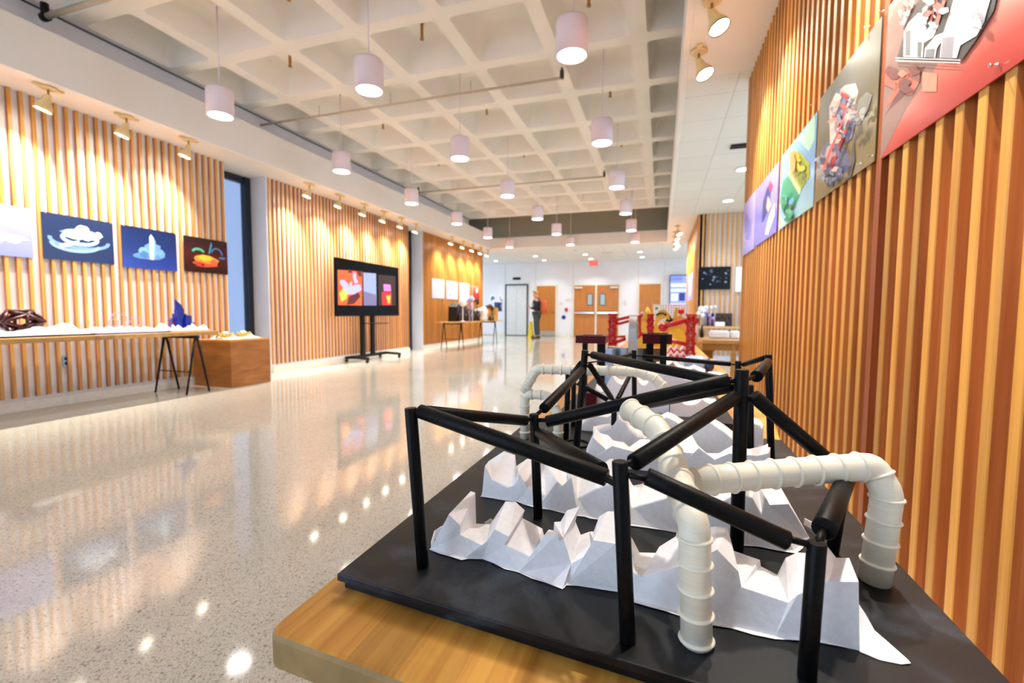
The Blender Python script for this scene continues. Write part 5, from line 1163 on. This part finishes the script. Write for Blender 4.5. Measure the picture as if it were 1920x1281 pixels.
# ---- golden model with arches, on the second table
YG=3.3; GG=thing('golden_model',(0,YG,ZT_),'golden card model of curved panels with peaks, behind the red model','model')
def card(px, m, Y, d=.02, name='curved_panel', floor=True):
    o=[at(x,y,Y) for x,y in px]; 
    if floor: o=[Vector((p.x,p.y,max(p.z,ZT_))) for p in o]
    return MB().prism(o,(0,d,0)).build(name, M[m], GG)
MB().box((at(1195,640,YG).x,3.0,ZT_),(at(1296,640,YG).x,4.1,ZT_+.012)).build('base_board', M['tan'], GG)
card([(1194,700),(1194,606),(1200,602),(1212,606),(1213,700)],'gold',3.25)
card([(1204,700),(1206,590),(1214,576),(1225,588),(1226,700)],'tan',3.5)
MB().cyl(at(1215,590,3.45)-Vector((0,0,.03)),at(1214,576,3.45),.045,.004,n=20).build('golden_cone', M['gold'], GG)
card([(1226,700),(1226,610),(1230,596),(1236,582),(1244,580),(1254,588),(1256,600),(1248,597),(1238,600),(1232,610),(1240,622),(1246,640),(1246,700)],'gold',3.35,.03)
card([(1244,700),(1242,612),(1248,600),(1262,596),(1276,592),(1288,598),(1290,700)],'tan',3.6,.03)
card([(1250,640),(1256,620),(1274,616),(1286,628),(1286,700),(1250,700)],'gold',3.2,.02)
card([(1248,601),(1255,590),(1262,601),(1256,606)],'black',3.55,.02,'dark_fin',False); card([(1262,596),(1267,576),(1271,578),(1270,598)],'gold',3.7,.02)
mb=MB(); c=at(1240,592,3.33); mb.tube([c+Vector((.03*math.cos(t),0,.018*math.sin(t))) for t in [PI*i/8 for i in range(9)]],.007,n=8).build('black_arch', M['black'], GG)
q=at(1277,584,3.62); MB().ball(q,.024,n=16).build('red_ball', M['red'], GG); MB().cyl((q.x,3.62,ZT_),(q.x,3.62,q.z),.004,n=8).build('ball_stand', M['tan'], GG)
q=at(1231,578,3.42); MB().ball(q,.012,n=10).build('green_bead', M['green'], GG)
q0=at(1225,571,4.9); q1=at(1291,592,4.9)
pb=thing('mesh_panel',((q0.x+q1.x)/2,4.9,ZT_),'low white perforated panel standing behind the golden model','panel')
MB().box((q0.x,4.9,ZT_),(q1.x,4.915,q0.z)).build('panel_sheet', M['perforated'], pb); MB().box((q0.x,4.86,ZT_),(q0.x+.02,4.96,ZT_+.02)).box((q1.x-.02,4.86,ZT_),(q1.x,4.96,ZT_+.02)).build('panel_foot', M['white'], pb)

# ================================================================== RIGHT OPENING: side desk and console
DK=thing('side_desk',(.56,4.95,0),'light wooden desk at the end of the right slatted wall','desk')
MB().box((.33,4.68,.685),(.95,5.4,.72)).build('desk_top', M['desk_wood'], DK, bevel=.004)
for x,y in ((.64,4.70),(.35,5.34),(.90,5.34),(.90,4.70)): MB().box((x,y,0),(x+.045,y+.045,.685)).build('leg', M['desk_wood'], DK, bevel=.003)
MB().box((.35,4.72,.62),(.92,4.745,.685)).build('apron', M['desk_wood'], DK)
q=at_z(1363,637,.72)
pr=thing('paper_towel_box',(q.x,q.y,.72),'white rounded box with a dark gap lying on the side desk','box')
MB().box((q.x-.14,5.0,.72),(q.x+.045,5.12,.80)).build('box_body', M['white'], pr, bevel=.02); MB().box((q.x+.055,5.0,.72),(q.x+.14,5.12,.80)).build('box_end', M['white'], pr, bevel=.02); MB().box((q.x+.04,5.02,.73),(q.x+.06,5.1,.785)).build('box_band', M['grey_plate'], pr)
cb=thing('cardboard_box',(.46,4.95,0),'brown cardboard box on a stool under the side desk','box')
MB().box((.28,4.86,.47),(.50,5.10,.60)).build('box_body', M['card'], cb, bevel=.003); MB().box((.27,4.85,.60),(.51,5.11,.615)).build('box_lid', M['card'], cb, bevel=.002)
st=thing('low_stool',(.39,4.98,0),'low wooden stool holding the cardboard box','stool'); MB().box((.26,4.85,.44),(.52,5.12,.47)).build('seat', M['desk_wood'], st, bevel=.003)
for x in (.27,.485):
    for y in (4.86,5.085): MB().box((x,y,0),(x+.025,y+.025,.44)).build('leg', M['desk_wood'], st)
q=at_z(1310,648,.72); wb=MB()
rnd=random.Random(5); ringz=[]
for k,(z,r) in enumerate(((0,.035),(.05,.045),(.10,.040),(.14,.028),(.17,.012))): ringz.append([Vector((.305+rnd.uniform(.8,1.2)*r*math.cos(t)*.7+.02*k*.1,4.55+rnd.uniform(.8,1.2)*r*math.sin(t),.72+z)) for t in [2*PI*i/14 for i in range(14)]])
# a stand for the plastic wrapped piece
ws=thing('wrapped_piece',(.31,4.55,0),'crumpled clear plastic wrapped white piece on a plinth beside the side desk','wrapped model')
wb.loft(ringz).build('plastic_wrap', M['wrap'], ws); MB().box((.25,4.49,0),(.37,4.61,.72)).build('plinth_post', M['desk_wood'], ws, bevel=.003)
q=at(1315,622,5.2); bt=thing('dark_bottle_pair',(.38,5.2,.72),'pair of dark bottles standing on left end of the side desk','bottle')
for dx in (0,.05): MB().lathe((.37+dx,5.2,.72),[(.02,0),(.021,.07),(.012,.09),(.008,.12),(.009,.13)],n=16).build('bottle_body', M['black'], bt)

CT=thing('console_table',(1.2,10.0,0),'wooden console table before the striped wall','table')
MB().box((.74,9.75,.68),(1.95,10.3,.72)).build('table_slab', M['desk_wood'], CT, bevel=.004)
for x in (.78,1.86):
    for y in (9.78,10.22): MB().box((x,y,0),(x+.05,y+.05,.68)).build('leg', M['desk_wood'], CT)
tv2=thing('wall_screen',(1.05,10.35,1.45),'black framed dark starry print on the striped wall','screen')
mb=MB().box((.75,10.31,1.475),(1.345,10.353,1.94)); tvb=mb.build('screen_panel', M['black_gloss'], tv2, bevel=.003)
mb=MB(); rnd=random.Random(2)
for k in range(26):
    x,z,r=rnd.uniform(.80,1.30),rnd.uniform(1.53,1.88),rnd.uniform(.008,.028); mb.add([(x+r*math.cos(t),10.309-.0002*k,z+r*math.sin(t)*.8) for t in [2*PI*i/9 for i in range(9)]],[tuple(range(9))],k%3)
mb.build('screen_picture', [ink((70,84,110)),ink((120,136,160)),ink((44,52,74))], tv2)
dm=thing('dark_relief_model',(1.15,10.0,.72),'dark brown tangled relief model on the console table','model')
MB().box((.80,10.0,.72),(1.36,10.1,.98)).build('relief_board', M['brown'], dm); mb=MB()
for k in range(9): mb.ball((.84+.06*k,9.99,.78+.15*rnd.random()),.03,n=8)
mb.build('relief_lump', M['dark_knot'], dm)
def cluster(name,label,cat,pts,m,r):
    root=thing(name,(pts[0][0],pts[0][1],.72),label,cat)
    for x,y,z,k in pts:
        MB().ball((x,y,z),r*k,n=14).build('ball', M[m], root); MB().cyl((x,y,.72),(x,y,z),.006,n=6).build('stem', M[m], root)
cluster('white_ball_cluster','cluster of white balls on stems, left on the console table','model',[(.77,9.85,1.06,1.3),(.83,9.87,1.02,1),(.72,9.85,.98,.8),(.80,9.83,.94,.9),(.86,9.85,1.09,.9),(.95,9.86,1.10,.6),(1.03,9.93,1.11,.6)],'white',.05)
cluster('lilac_ball_cluster','two lilac balls on stems before the dark relief','model',[(.92,9.80,.94,1),(.99,9.80,.88,1),(.86,9.8,1.0,.7)],'lilac',.035)
tag(MB().box((1.02,9.76,.72),(1.20,9.86,.81)).build('white_block', M['white'], loc=(1.04,9.8,.72), bevel=.012),'white rounded block in front of the dark relief, on the console table','model')

# ================================================================== LIGHT AND CAMERA
w = bpy.data.worlds.new('World'); scene.world = w; w.use_nodes = True
nt = w.node_tree; bg = nt.nodes['Background']; bg.inputs['Color'].default_value = (.62,.78,1.0,1); bg.inputs['Strength'].default_value = WORLD

cam = bpy.data.cameras.new('camera'); cam.sensor_width = 36; cam.lens = F_PX*36/1920; cam.clip_start = .02; cam.clip_end = 100
cam.dof.use_dof = True; cam.dof.focus_distance = .46; cam.dof.aperture_fstop = 8
co = bpy.data.objects.new('camera', cam); COL.objects.link(co)
Mx = Matrix((_R, _U, -_f)).transposed().to_4x4(); Mx.translation = EYE; co.matrix_world = Mx
scene.camera = co
vs = scene.view_settings; vs.view_transform = 'Standard'; vs.look = 'None'; vs.gamma = 1; vs.exposure = EXPOSURE; vs.use_curve_mapping = False
scene.cycles.max_bounces = 6; scene.cycles.diffuse_bounces = 4; scene.cycles.glossy_bounces = 3; scene.cycles.caustics_reflective = False; scene.cycles.caustics_refractive = False
